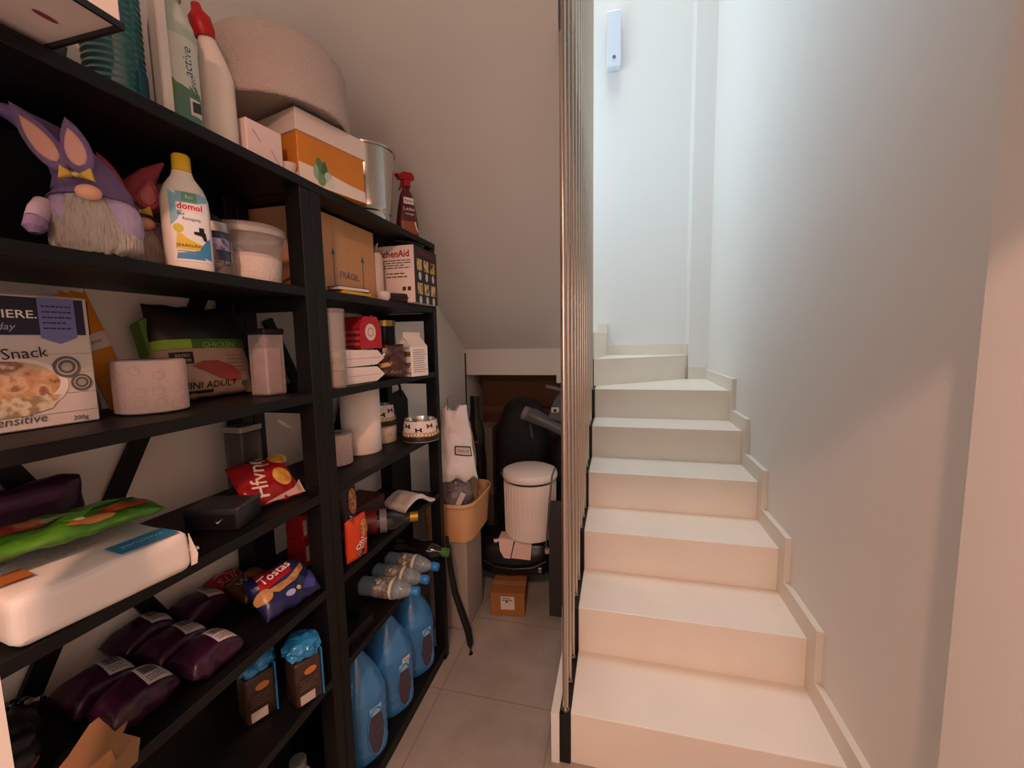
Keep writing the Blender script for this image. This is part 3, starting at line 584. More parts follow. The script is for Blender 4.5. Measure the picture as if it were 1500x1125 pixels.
def toilet_roll(t, r=.054, h=.098, core=.021, motifs=True):
    B().lathe([(core, .001), (r-.004, 0), (r, .003), (r, h-.003), (r-.004, h), (core, h-.001)], 44).done('paper', mat('#d4bbb2', .9, bump=.15, bscale=150), t, smooth=True)
    B().lathe([(core-.0012, .002), (core, .002), (core, h-.003), (core-.0012, h-.003), (core-.0012, .002)], 28).done('cardboard_core', mat('#9c7f68', .9), t, smooth=True)
    if motifs:
        pm = mat('#c9a59c', .9); R = random.Random(5)
        for i in range(11):
            u = (-.5+.27*(i % 4)+R.uniform(-.04, .04))*r*2; v = h*(.15+.30*(i//4))+R.uniform(-.006, .006)
            decal('printed_motif', pm, t, cyl(r), ('ring', u, v, .009, .008, .88), .0003); decal('printed_motif', pm, t, cyl(r), ('ring', u+.006, v+.006, .005, .005, .84), .0003)
t = thing('toilet_roll', 'white toilet roll with pink motifs before the pet food bag', 'toilet roll', (-.855, .597, T3), 30, group='toilet rolls'); toilet_roll(t, .055, .098)
t = thing('pet_food_bag', 'black and beige pet food bag with a green CHICKEN band', 'bag', (-.912, .757, T3), 8, tilt=-10)
Pw = Pillow(.205, .205, .07, 8, wr=.004, pz=3, flare=-.12); Pw.build('bag', split('#a98e7c', '#131312', 2, .128), t); F = Pw.map()
decal('green_band', mat('#3f6a22', .45), t, F, ('r', -.098, .108, .1005, .129), .002); decal('green_patch', mat('#86b42e', .45), t, F, ('r', -.099, .1085, -.036, .1285), .0028)
letters('CHICKEN', t, F, .022, .1145, .0175, mat('#8fae6a'), lift=.004)
decal('black_tag', mat('#191818'), t, F, ('p', [(-.078, .075), (-.036, .075), (-.036, .101), (-.078, .101)]), .002); letters('BREED', t, F, -.057, .093, .009, mat('#b9aaa0'), lift=.0036); letters('POWER', t, F, -.057, .082, .009, mat('#b9aaa0'), lift=.0036)
b = [( -.042 + .105*s_, .070 - .012*s_ + k_) for s_, k_ in ((0, 0), (.2, .012), (.5, .016), (.8, .006), (.97, -.012), (.95, -.022), (.75, -.028), (.5, -.022), (.25, -.010))]
decal('meat_print', mat('#94403c', .45), t, F, ('p', b), .0036); letters('MINI ADULT', t, F, -.008, .026, .0205, inkb, bold=.01, lift=.0036); decal('dark_strip', mat('#211a1f'), t, F, ('r', -.06, .009, .0, .016), .002)
decal('sprout', mat('#41602a'), t, F, ('p', [(.062, .022), (.07, .034), (.0745, .026), (.080, .036), (.0775, .022), (.071, .014)]), .002); lines(t, F, .035, .05, .08, .095, 5, mat('#7d6656'), fill=.25)
B().prism([(-.078, .1), (-.100, .085), (-.108, .17), (-.085, .185)], -.005, .03, 'y').done('side_fold', mat('#55792c', .5), t)
t = thing('storage_jar', 'clear square storage jar at the right end of the third shelf', 'jar', (-.822, .838, T3), 4, group='square clear jars at the shelf end')
def sqjar(t, h):
    B().box(-.027, -.027, 0, .027, .027, h, bev=.004).done('jar', mat('#c9b9b4', .15, alpha=.38, spec=.6), t)
    B().box(-.029, -.029, h, .029, .029, h+.014, bev=.003).done('lid', mat('#1d1b1d', .3), t)
    B().box(-.022, -.022, .003, .022, .022, h*.78, bev=.004).done('contents', mat('#a08884', .8, var=.15, vscale=30), t)
sqjar(t, .145)
# ---- fourth shelf, near unit
t = thing('storage_jar', 'smoky square storage jar behind the red crisps bag', 'jar', (-.908, .832, T4), 0, group='square clear jars at the shelf end')
B().box(-.03, -.027, 0, .03, .027, .165, bev=.004).done('jar', mat('#4d4544', .15, alpha=.6, spec=.6), t); B().box(-.032, -.029, .165, .032, .029, .180, bev=.003).done('lid', mat('#8f8a80', .3), t)
t = thing('foil_bag', 'dark purple foil bag standing at the back left of the wipes pack', 'bag', (-.965, .432, T4), 15)
Pw = Pillow(.185, .155, .05, 11, wr=.006); Pw.build('bag', mat('#2f1728', .3), t); decal('pale_panel', blotch(['#4a3a4a', '#6d5f68', '#3a2438'], 18), t, Pw.map(), ('r', -.01, .01, .075, .075)); decal('band', mat('#45203e', .4), t, Pw.map(), ('r', -.09, .12, .09, .145))
t = thing('wipes_pack', 'big white soft pack of wipes with a blue label, on the fourth shelf', 'pack', (-.795, .43, T4), 7)
def pk(a, c, z):  # rounded block
    return 0
b = B().box(-.105, -.085, 0, .105, .085, .068, bev=.014, seg=3)
bmesh.ops.subdivide_edges(b.bm, edges=b.bm.edges[:], cuts=3, use_grid_fill=True)
for v in b.bm.verts: v.co += v.co.normalized()*0 + V((0, 0, .004*nz(v.co*22)*(1 if v.co.z > .01 else 0))) + V((.002*nz(v.co*30+V((5, 0, 0))), .003*nz(v.co*25), 0))
b.done('pack', mat('#ded8d2', .4), t, smooth=True, angle=60)
B().prism([(-.078, .004), (-.094, .012), (-.098, .030), (-.078, .062)], .1045, .1055, 'x').prism([(-.084, .03), (.084, .03), (.084, .034), (-.084, .034)], .104, .116, 'x').done('end_seal', mat('#d8cec4', .45), t)
F = top(.0712); decal('blue_label', mat('#2f7da8', .4), t, F, ('r', .012, -.08, .09, -.035)); letters('sensitive', t, F, .05, -.057, .017, mat('#a9cfe0'), shear=.2)
lines(t, F, -.09, .0, .03, .075, 7, mat('#a9a4a2'), fill=.3); decal('orange_label', mat('#a8622a'), t, F, ('r', -.095, -.03, -.06, .01)); decal('blue_label', mat('#2f7da8', .4), t, F, ('r', -.10, .05, -.06, .08))
t = thing('salad_bag', 'green printed salad bag with a red tomato picture, lying on the wipes pack', 'bag', (-.80, .43, T4+.0885), 5, tilt=-84)
Pw = Pillow(.20, .115, .03, 14, wr=.010, px=3); t.location = (-.845, .43, T4+.0715); 
t.rotation_euler = (math.radians(-90), 0, math.radians(90-12)); t.location = (-.765, .425, T4+.0885)
Pw.build('bag', blotch(['#2d4a16', '#4f8a25', '#3a6a1c', '#7fae3a'], 14, .3), t, 44, 40); F = Pw.map()
tom = blotch(['#8f2a1c', '#b9402c', '#d08a5a'], 40)
decal('tomato_print', tom, t, F, ('e', -.05, .060, .036, .020), .0014); decal('tomato_print', tom, t, F, ('e', .055, .028, .032, .012), .0014); decal('tomato_print', blotch(['#a0502a', '#c98a4a'], 40), t, F, ('e', .01, .012, .028, .008), .0014)
decal('leaf_print', mat('#55a52c', .35), t, F, ('p', [(-.01, .012), (.02, .05), (.085, .075), (.092, .095), (.03, .078), (-.02, .04)]), .0016); decal('seal', mat('#d9cfc0'), t, F, ('e', -.002, .018, .006, .006), .002); decal('cucumber_print', blotch(['#7fa84a', '#b9c98a'], 50), t, F, ('e', -.012, .06, .02, .012), .0016)
t = thing('radio_box', 'small dark grey plastic device box between the wipes pack and the crisps bag', 'device', (-.815, .686, T4), 74)
B().box(-.056, -.042, 0, .056, .042, .046, bev=.005, seg=2).done('case', mat('#26272a', .4), t, smooth=True); B().box(-.05, -.0435, .006, .05, -.041, .034, bev=.001).done('front_panel', mat('#1a1b1d', .3), t); decal('tick_mark', mat('#b9b7b2'), t, front(.0875), ('p', [(.01, .020), (.014, .015), (.026, .027), (.014, .018)]))
B().box(.048, -.042, .040, .057, .042, .0475, bev=.002).done('edge_ridge', mat('#3d3f42', .4), t)
t = thing('crisps_bag', 'red crisps bag printed with golden crisps, leaning at the shelf end', 'bag', (-.815, .792, T4), 16, tilt=-44)
Pw = Pillow(.132, .122, .034, 17, wr=.007); t.location = (-.785, .795, T4+.012); Pw.build('bag', mat('#8a1a1c', .3), t); F = Pw.map()
letters('Hfvnn', t, F, -.018, .07, .048, mat('#d6c2b4'), rot=PI/2*.86, sx=1.0, bold=.01, lift=.002); cp = blotch(['#b98032', '#d9a850', '#c28a3c'], 30)
decal('crisp_print', cp, t, F, ('e', .033, .055, .022, .026), .0016); decal('crisp_print', cp, t, F, ('e', .05, .11, .026, .017), .0016); decal('silver_seal', mat('#c9a99a', .3), t, F, ('p', [(-.03, .002), (.074, .002), (.076, .04), (.068, .03), (.05, .014)]), .001); lines(t, F, .002, .09, .02, .13, 3, mat('#c7a79a'), fill=.3)
# ---- fifth shelf, near unit
for i in range(2):
    t = thing('tea_box', ['red and white box, lower of two stacked in the gap behind the middle post', 'red and white box, upper of two stacked in the gap behind the middle post'][i], 'box', (-.885, .985, T5+.0770*i), 6+3*i, group='stacked red boxes')
    carton(t, .062, .07, .075, mat('#a01a1c', .5)); decal('white_panel', mat('#c9b9a6'), t, front(.07), ('r', -.005, .012, .027, .062)); lines(t, front(.07), -.001, .018, .023, .056, 5, mat('#7d5f4e'), fill=.3); decal('white_panel', mat('#c9b9a6'), t, front(.07), ('r', -.029, .016, -.018, .06))
t = thing('bread_bag', 'dark brown printed bag lying at the back beneath the grey device', 'bag', (-.845, .797, T5), 6, tilt=-74)
Pw = Pillow(.095, .085, .055, 21, wr=.010); Pw.build('bag', blotch(['#1d1210', '#4a2a18', '#2a1a14', '#6d4526'], 16, .35), t); decal('bread_print', blotch(['#6d4526', '#8d5f34'], 40), t, Pw.map(), ('e', .015, .055, .025, .02)); letters('W', t, Pw.map(), -.025, .045, .025, mat('#8f8580'), lift=.003)
t = thing('coffee_pouch', 'shiny red pouch with white script lying behind the purple packets', 'pouch', (-.935, .803, T5), 5, tilt=-74)
Pw = Pillow(.088, .068, .045, 23, wr=.006); Pw.build('pouch', mat('#8f1420', .3), t); letters('UITS', t, Pw.map(), 0, .028, .03, mat('#c9948f'), lift=.003, shear=.2, rot=PI)
B().tube([Pw.map()(-.03+.06*i/10, .047+.006*math.sin(i/10*PI*2), .001) for i in range(11)], .0009, 6).done('script_line', mat('#c9948f'), t)
t = thing('toast_bag', 'red and blue bag of toasts with white lettering at the shelf end', 'bag', (-.742, .786, T5), 12, tilt=-52)
Pw = Pillow(.145, .11, .055, 25, wr=.009); Pw.build('bag', mat('#1f2150', .3), t); F = Pw.map()
decal('red_panel', mat('#9a1622', .35), t, F, ('p', [(-.06, .058), (.02, .072), (.03, .112), (-.05, .108)]), .0012); letters('Tostas', t, F, -.014, .088, .030, inkw, rot=.18, bold=.01, lift=.0032)
br = blotch(['#7d5230', '#b98a52', '#9a6a3c'], 34); decal('toast_print', br, t, F, ('p', [(-.05, .058), (-.02, .052), (.02, .066), (.052, .082), (.05, .066), (.015, .046), (-.03, .04)]), .0018); decal('toast_print', br, t, F, ('e', -.058, .05, .018, .016), .0016)
decal('blue_wash', mat('#3a3f86', .35), t, F, ('p', [(.02, .02), (.072, .062), (.074, .04), (.05, .01)]), .0012); decal('pale_mark', mat('#9fa9c9'), t, F, ('e', -.01, .024, .012, .007), .0018); decal('yellow_mark', mat('#c9b84a'), t, F, ('e', .012, .026, .006, .005), .0018)
# purple packets with white back labels
spots = [(-.912, .590, T5, 4, -86, 'purple coffee packet at the wall side of the middle row'), (-.893, .697, T5, 3, -84, 'purple coffee packet lying just before the shiny red pouch'),
         (-.822, .588, T5, 5, -84, 'purple coffee packet in the centre of the middle row, packets on both sides'), (-.736, .586, T5, 3, -86, 'purple coffee packet at the shelf edge, nearest the toast bag'),
         (-.852, .477, T5, 4, -84, 'purple coffee packet in the nearest row, on the wall side'), (-.762, .478, T5, 3, -86, 'purple coffee packet in front, above the torn cardboard')]
for i, (x, y, z, yw, tl, lb) in enumerate(spots):
    t = thing('coffee_packet', lb, 'packet', (x, y, z), yw, tilt=tl, group='heap of purple coffee packets')
    Pw = Pillow(.103, .080, .064, 31+i, wr=.007); Pw.build('packet', mat('#2e1127', .28), t, 24, 20); F = Pw.map()
    decal('white_label', mat('#b9aeb0', .45), t, F, ('p', [(.006, .014), (.042, .010), (.046, .060), (.010, .066)]), .0012)
    b = B()
    for q in range(9): 
        u = .013+.0026*q; b.grid(lambda a, c: F(u+.0013*(1+(q*7) % 3*.25)*a, .036+.020*c, .0026), 1, 3)
    b.done('barcode', mat('#2a2428'), t); lines(t, F, .012, .017, .037, .033, 3, mat('#4a4045'), fill=.4)
t = thing('cardboard_sheet', 'torn piece of brown cardboard on the fifth shelf edge', 'cardboard', (-.755, .412, T5), 0)
B().prism([(-.075, -.045), (-.078, .02), (-.03, .035), (.01, .055), (.045, .052), (.035, .012), (.018, .0), (.022, -.03), (.0, -.055)], 0, .004, 'z', M_(0, 0, .012, 14, -8, 0)).done('cardboard', mat('#8f6a48', .85, var=.08), t)
B().prism([(-.075, .0), (-.04, .0), (-.045, .03), (-.07, .028)], 0, .003, 'y', M_(.03, -.03, .0, 0, 0, 0)).done('bent_flap', mat('#a87a4e', .85), t)
t = thing('black_bag', 'black plastic bag with a reddish seam at the bottom left of the fifth shelf', 'bag', (-.885, .315, T5), 35)
blob(.15, .15, .085, 41, .22).done('bag', mat('#15120f', .4), t, smooth=True)
B().tube([(.076*math.cos(a)*1.02, .076*math.sin(a)*1.02, .036+.006*math.sin(3*a)) for a in [-2.6+2.4*i/20 for i in range(21)]], .003, 8).done('seam', mat('#7d3c38', .6), t, smooth=True)
t = thing('plastic_film', 'crumpled black film between the black bag and the purple packets', 'film', (-.962, .412, T5), 30)
blob(.06, .05, .05, 44, .3, fr=3).done('film', mat('#1b191b', .15, spec=.7), t, smooth=True)
# ---- sixth shelf, near unit: two bagged loaves
bluef = mat('#2a86c0', .2, alpha=.9, spec=.6)
for i, (x, y, lb) in enumerate([(-.835, .742, 'dark loaf in a knotted blue bag, left of the pair'), (-.757, .808, 'dark loaf in a knotted blue bag, right of the pair by the post')]):
    t = thing('bagged_loaf', lb, 'bread', (x, y, T6), 25, group='two loaves in blue bags')
    B().box(-.033, -.03, 0, .033, .03, .115, bev=.008, seg=3).done('loaf', blotch(['#1d1410', '#3a2417', '#2a1b14'], 20), t, smooth=True)
    blob(.078, .07, .05, 50+i, .25).done('bag_top', bluef, t, smooth=True).location = (0, 0, .112)
    B().tube([(0, 0, .155), (-.01, 0, .165), (-.03, -.004, .172)], [.008, .014, .004], 10, flat=.4).done('knot', bluef, t, smooth=True)
    decal('white_label', mat('#b7a9a0'), t, front(.06), ('r', -.024, .006, .012, .03)); decal('orange_print', mat('#b5713a'), t, front(.06), ('e', .004, .085, .015, .009)); lines(t, front(.06), -.022, .04, .02, .07, 4, mat('#6d5a4a'), fill=.3)
    B().box(.0325, -.031, .0, .0355, .031, .125, bev=.001).done('bag_side', bluef, t); decal('orange_print', mat('#c9854a'), t, rside(.0712), ('r', -.028, .045, -.012, .075))
t = thing('milk_bottle', 'white plastic bottle with a dark cap on the bottom shelf of the near unit', 'bottle', (-.80, .812, T7), 20)
B().lathe([(0, 0), (.043, 0), (.047, .008), (.047, .16), (.042, .19), (.024, .225), (.018, .235), (.018, .245), (0, .245)], 32).done('bottle', mat('#cfc2b6', .35), t, smooth=True)
B().lathe([(0, .24), (.0205, .24), (.0205, .262), (0, .263)], 24).done('cap', mat('#5f6460', .4), t, smooth=True); decal('label', mat('#b56b62'), t, cyl(.0472), ('r', -.03, .04, .04, .11))
# ---- third shelf, far unit
t = thing('pasta_jar', 'tall clear round jar beside the red striped box', 'jar', (-.757, .992, T3), 20)
B().lathe([(0, .001), (.034, .001), (.037, .006), (.037, .205), (.034, .205), (.034, .008), (0, .005)], 30).done('jar', mat('#cfc6c0', .1, alpha=.3, spec=.7), t, smooth=True)
B().lathe([(0, .006), (.032, .006), (.032, .045), (.02, .05), (0, .048)], 24).done('spice_layer', blotch(['#5a2a1a', '#8a4a2a', '#3a2a1a'], 50), t, smooth=True)
B().lathe([(0, .05), (.032, .05), (.032, .10), (0, .102)], 24).done('herb_layer', blotch(['#5a5a3a', '#8a8a5a', '#b9a98a'], 50, seed=2), t, smooth=True)
B().lathe([(0, .205), (.0385, .205), (.0385, .214), (0, .215)], 30).done('lid', mat('#8f8a86', .2, alpha=.7, spec=.7), t, smooth=True)
for i in range(2):
    t = thing('kitchen_pack', ['white folded napkin pack, lower of the two under the red striped box', 'white folded napkin pack, upper of the two under the red striped box'][i], 'pack', (-.80, 1.128+.006*i, T3+.0515*i), 10-4*i, group='napkin packs')
    B().prism([(-.085, 0), (.055, .001), (.092, .020), (.060, .046), (-.085, .050)], -.055, .055, 'y').done('pack', mat('#f4e6de', .6), t); B().box(-.0852, -.0555, .022, .075, -.0548, .0235).done('fold', mat('#b9a49a'), t)
t = thing('cookie_box', 'red striped house shaped gift box with a white round seal', 'box', (-.785, 1.175, T3+.1035), 12)
b = B().prism([(-.045, 0), (.045, 0), (.045, .062), (.028, .098), (-.028, .098), (-.045, .062)], -.04, .04, 'y'); b.done('box', mat('#b0222e', .5), t)
decal('striped_side', stripes('#8a1a24', '#c4555a', 2, 55), t, lside(.09), ('r', -.0395, .001, .0395, .061)); decal('white_seal', mat('#e3cfc6'), t, front(.08), ('e', -.002, .05, .022, .026)); decal('seal_print', mat('#b59a92'), t, front(.08), ('ring', -.002, .05, .013, .015, .7), .0014); B().box(.0445, -.03, .03, .0475, .03, .05).done('side_tab', mat('#8a1a24', .5), t)
t = thing('chocolate_bag', 'dark brown glossy bag of chocolates with pale lettering beside the milk carton', 'bag', (-.738, 1.262, T3), 42)
Pw = Pillow(.095, .115, .05, 61, wr=.012); Pw.build('bag', blotch(['#1d120f', '#3a211a', '#4a2c20', '#120d0c'], 22, .22), t); decal('chocolate_print', mat('#4a2a20', .25, coat=.5), t, Pw.map(), ('e', .012, .055, .026, .026), .002); decal('biscuit_print', mat('#c09a72'), t, Pw.map(), ('p', [(-.045, .05), (.0, .056), (-.01, .042), (-.04, .036)]), .002); letters('Aero', t, Pw.map(), .01, .022, .020, mat('#8f7f80'), lift=.004)
letters('B', t, Pw.map(), -.028, .093, .02, mat('#cbb9a8'), lift=.004)
t = thing('milk_carton', 'white gable top carton printed with brown chunks and rows of text', 'carton', (-.715, 1.372, T3), 20)
w = .078; hb = .105; b = B().box(-w/2, -w/2, 0, w/2, w/2, hb, bev=.0015, seg=1); b.done('carton', mat('#f2ebe5', .5), t)
b = B(); b._add([(-w/2, -w/2, hb), (w/2, -w/2, hb), (w/2, w/2, hb), (-w/2, w/2, hb), (-w/2, 0, hb+.035), (w/2, 0, hb+.035), (-w/2+.02, 0, hb+.03), (w/2-.02, 0, hb+.03)], [(0, 1, 5, 4), (2, 3, 4, 5), (0, 4, 6), (6, 4, 3), (0, 6, 3), (1, 2, 7), (1, 7, 5), (5, 7, 2)]); b.done('gable', mat('#e9e0d8', .5), t)
B().box(-w/2, -.002, hb+.033, w/2, .002, hb+.05).done('top_fin', mat('#dccfc6', .5), t)
decal('photo_panel', blotch(['#8a5a44', '#c9b09a', '#6d4030', '#d9cfc0', '#b98a5a'], 40), t, lside(w), ('r', -.036, .004, .036, .05)); decal('brown_letters', mat('#8a6a3c'), t, lside(w), ('r', -.03, .07, .034, .088)); letters('GRANOLA', t, lside(w), .002, .079, .014, mat('#3a2a1c'), lift=.002); decal('green_panel', mat('#9fb3a6'), t, lside(w), ('r', -.036, .094, .03, .104))
lines(t, front(w), -.032, .012, .034, .096, 11, mat('#6d625c'), fill=.28, seed=9)
t = thing('coffee_tin', 'black tin with a gold rim standing behind the gable top carton', 'tin', (-.90, 1.50, T3), 20)
B().lathe([(0, 0), (.042, 0), (.043, .004), (.043, .185), (0, .186)], 32).done('tin', mat('#17181f', .3, metal=.3), t, smooth=True); B().lathe([(0, .186), (.045, .184), (.045, .206), (0, .207)], 32).done('lid', mat('#b99a5a', .3, metal=.8), t, smooth=True); decal('white_print', mat('#c9beb2'), t, cyl(.0432), ('e', .03, .15, .009, .014))
# ---- fourth shelf, far unit
t = thing('kitchen_roll', 'tall white kitchen paper roll standing on the fourth shelf', 'paper roll', (-.868, 1.268, T4), 0)
B().lathe([(.02, 0), (.064, 0), (.066, .003), (.066, .217), (.064, .22), (.02, .22), (.02, 0)], 48).done('paper', mat('#f7ece4', .9, bump=.12, bscale=130), t, smooth=True); B().lathe([(.0185, .001), (.02, .001), (.02, .219), (.0185, .219), (.0185, .001)], 28).done('cardboard_core', mat('#9c7f68', .9), t, smooth=True)
t = thing('toilet_roll', 'white toilet roll in front of the tall kitchen roll', 'toilet roll', (-.862, 1.115, T4), 20, group='toilet rolls'); toilet_roll(t, .052, .098, motifs=True)
def pet_bowl(t, r, h, flip=False):
    s_ = -1 if flip else 1; Mx = M_(0, 0, h if flip else 0, 180 if flip else 0)
    P = [(r*1.0, 0), (r*1.02, .004), (r*.98, h*.3), (r*.86, h*.95), (r*.84, h)]
    Rz = lambda z: next(a[0]+(b_[0]-a[0])*(z-a[1])/(b_[1]-a[1]) for a, b_ in zip(P, P[1:]) if a[1]-1e-6 <= z <= b_[1]+1e-6)
    o = B().lathe(P + [(r*.80, h), (r*.74, h*.4), (0, h*.36)], 48, Mx).lathe([(0, .002), (r, .002)], 48, Mx).done('bowl', mat('#e6ddd6', .3), t, smooth=True)
    B().lathe([(r*.845, h*.99), (r*.845, h*1.03), (r*.79, h*1.03), (r*.70, h*.45), (0, h*.42)], 48, Mx).done('steel_liner', steel, t, smooth=True)
    def fm(u, v, n):
        p = cyl(Rz)(u, v, n); return Mx @ p
    decal('dark_base', mat('#241f1d', .4), t, fm, ('r', -r*2.6, .002, r*2.6, h*.28)); ch = mat('#c08a30', .35, metal=.3)
    b = B()
    for i in range(26): b.grid(lambda a, c, i=i: fm(-r*2.4+i*r*.19+r*.11*(.6+.4*c)*math.cos(2*PI*a), h*.37+r*.12*(.6+.4*c)*math.sin(2*PI*a)+.002*math.sin(i*.9), .0012), 14, 1, wrapu=True)
    b.done('gold_chain', ch, t)
    for i in range(7):
        u = -r*1.9+i*r*.62; v = h*(.6+.16*(i % 2)); b = B()
        for du, dv in ((-.009, .004), (-.009, -.004), (.009, .004), (.009, -.004)): b.grid(lambda a, c: fm(u+du+.0042*c*math.cos(2*PI*a), v+dv+.0042*c*math.sin(2*PI*a), .0012), 12, 1, wrapu=True)
        b.grid(lambda a, c: fm(u-.008+.016*a, v-.0025+.005*c, .0012), 4, 1); b.done('bone_print', inkb if i % 3 else mat('#6d1a24'), t)
t = thing('treat_jar', 'white ceramic jar under an upturned printed bowl, beside the kitchen roll', 'jar', (-.885, 1.415, T4), 10)
B().lathe([(0, 0), (.058, 0), (.061, .004), (.061, .055), (.055, .06), (0, .06)], 40).done('jar', mat('#dccabc', .35), t, smooth=True); letters('M', t, cyl(.0612), -.02, .03, .026, mat('#b39f92'))
t = thing('pet_bowl', 'printed pet bowl turned upside down on the white ceramic jar', 'bowl', (-.885, 1.415, T4+.0622), 10, group='printed pet bowls'); pet_bowl(t, .060, .078, False)
t = thing('pet_bowl', 'white pet bowl with bone prints and a gold chain at the shelf front', 'bowl', (-.745, 1.475, T4), 30, group='printed pet bowls'); pet_bowl(t, .072, .078)
# ---- fifth shelf, far unit
def pouch_win(t, w, h, m, txt, seed):
    Pw = Pillow(w, h, .035, seed, wr=.004); Pw.build('pouch', m, t); F = Pw.map()
    decal('granola_photo', blotch(['#b9672e', '#d99a5a', '#8a4a1f', '#e0b27a'], 60, seed=seed), t, F, ('e', w*.22, h*.72, w*.24, h*.20), .0014)
    letters(txt, t, F, -w*.05, h*.42, w*.30, inkw, rot=.9, bold=.02, lift=.003); letters('Granola', t, F, w*.06, h*.33, w*.2, inkw, rot=.9, lift=.003); decal('dark_print', mat('#2a1a1c'), t, F, ('e', .0, h*.2, w*.18, h*.07), .0016)
t = thing('cereal_pouch', 'bright orange cereal pouch standing at the front edge of the fifth shelf', 'pouch', (-.738, 1.022, T5), 8, group='cereal pouches'); pouch_win(t, .082, .125, mat('#c8441c', .35), 'Oh!', 71)
t = thing('cereal_pouch', 'purple cereal pouch behind the bright orange one', 'pouch', (-.81, 1.075, T5), 12, group='cereal pouches'); pouch_win(t, .085, .20, mat('#33182f', .35), 'Oh!', 73)
t = thing('cereal_pouch', 'black cereal pouch squeezed against the post beside the purple one', 'pouch', (-.795, .985, T5), 10, group='cereal pouches'); pouch_win(t, .06, .205, mat('#151316', .35), 'F', 75)
t = thing('recipe_book', 'dark red book lying at the back of the fifth shelf beneath the newspaper', 'book', (-.925, 1.292, T5), 6)
B().box(-.09, -.06, 0, .09, .06, .003).box(-.09, -.06, .06, .09, .06, .063).box(-.09, .057, 0, .09, .06, .063).done('cover', mat('#5a161a', .5), t); B().box(-.088, -.058, .003, .088, .057, .06).done('pages', mat('#4f3a32'), t)
t = thing('wine_bottle', 'dark wine bottle with a gold cap lying on the fifth shelf', 'bottle', (-.875, 1.125, T5), 0)
t.rotation_euler = (0, math.radians(90), math.radians(32))
B().lathe([(0, .006), (.03, 0), (.0375, .006), (.038, .15), (.032, .175), (.018, .20), (.0155, .21), (.0155, .235), (0, .235)], 36).done('bottle', mat('#14120f', .12, coat=.5, spec=.6), t, smooth=True)
B().lathe([(0, .234), (.0165, .226), (.0165, .252), (0, .253)], 24).done('cap', mat('#b08a32', .35, metal=.7), t, smooth=True)
B().lathe([(.0384, .04), (.0384, .12)], 36).done('label', mat('#5c1419', .5), t, smooth=True); B().lathe([(.039, .128), (.039, .15)], 36).done('label_band', mat('#6d6a72', .4), t, smooth=True)
t = thing('newspaper', 'folded grey newspaper draped over the wine bottle', 'newspaper', (-.79, 1.44, T5), 22)
def nf(a, c, k=0): return ((a-.5)*.15, (c-.5)*.13, .030 + .034*math.sin(PI*min(1, a*1.15))**1.0*(1-.3*c) + .004*nz((a*6, c*5, 3)) + k)
b = B().grid(lambda a, c: nf(a, c), 30, 20).grid(lambda a, c: nf(a, c, .018*(1-abs(a-.5))), 30, 20)
b.grid(lambda a, c: nf(a, 0, c*.018*(1-abs(a-.5))), 30, 3).grid(lambda a, c: nf(a, 1, c*.018*(1-abs(a-.5))), 30, 3).grid(lambda a, c: nf(0, a, c*.009), 20, 2).grid(lambda a, c: nf(1, a, c*.009), 20, 2)
b.done('newspaper', mat('#d6d0c8', .8, var=.08, vscale=25), t, smooth=True)
nfm = lambda u, v, n: V(nf(u, v, .018*(1-abs(u-.5))+n))
b = B()
for q in range(9):
    b.grid(lambda a, c: nfm(.1+.35*a, .12+.08*q+.02*c, .0008), 6, 1)
    if q % 3: b.grid(lambda a, c: nfm(.52+.35*a, .12+.08*q+.02*c, .0008), 6, 1)
b.done('print', mat('#8a837c', .8), t)
t.location.z = T5 + .02
# ---- sixth shelf, far unit: water bottles lying with caps to the front
watm = mat('#a9b7bd', .06, alpha=.42, spec=.8); wb = mat('#5f9fc9', .2, alpha=.85); capb = mat('#2f7fc4', .35)
lab = ['clear water bottle lying at the left of the row, blue cap forward', 'clear water bottle lying in the middle of the row, blue cap forward', 'clear water bottle lying at the right of the row, next to the green capped one']
for i, (x, y, yw) in enumerate([(-.868, 1.215, 3), (-.868, 1.305, -2), (-.868, 1.392, -2)]):
    t = thing('water_bottle', lab[i], 'bottle', (x, y, T6), 0, group='water bottles on their side'); t.rotation_euler = (0, math.radians(90), math.radians(yw))
    B().lathe([(0, .004), (.026, 0), (.032, .006), (.033, .02), (.0315, .03), (.033, .04), (.0335, .12), (.030, .15), (.018, .18), (.0125, .188), (.0125, .20), (0, .2)], 32).done('bottle', watm, t, smooth=True)
    B().lathe([(0, .006), (.030, .008), (.030, .06), (0, .06)], 28).done('blue_label', wb, t, smooth=True)
    B().lathe([(.0342, .06), (.0342, .125)], 32).done('label', blotch(['#c9c4b8', '#8a8f8a', '#6d6258', '#d9d2c4'], 50, .2, seed=i), t, smooth=True); B().lathe([(.0346, .118), (.0346, .128)], 32).done('white_band', mat('#ded6c8', .3), t, smooth=True)
    B().lathe([(0, .192), (.0155, .192), (.0155, .214), (.013, .217), (0, .217)], 24).done('cap', capb, t, smooth=True)
t = thing('soda_bottle', 'dark soda bottle with a green cap lying at the far end of the water bottles', 'bottle', (-.875, 1.492, T6), 0); t.rotation_euler = (0, math.radians(90), math.radians(-2))
B().lathe([(0, .004), (.035, 0), (.0395, .006), (.040, .11), (.034, .15), (.016, .19), (.013, .195), (.013, .205), (0, .205)], 32).done('bottle', mat('#1a1412', .1, coat=.5), t, smooth=True); B().lathe([(0, .198), (.017, .198), (.017, .222), (0, .224)], 24).done('cap', mat('#4a7a34', .4), t, smooth=True)
t = thing('plastic_tray', 'flat black plastic tray at the left of the water bottles', 'tray', (-.86, 1.03, T6), 2)
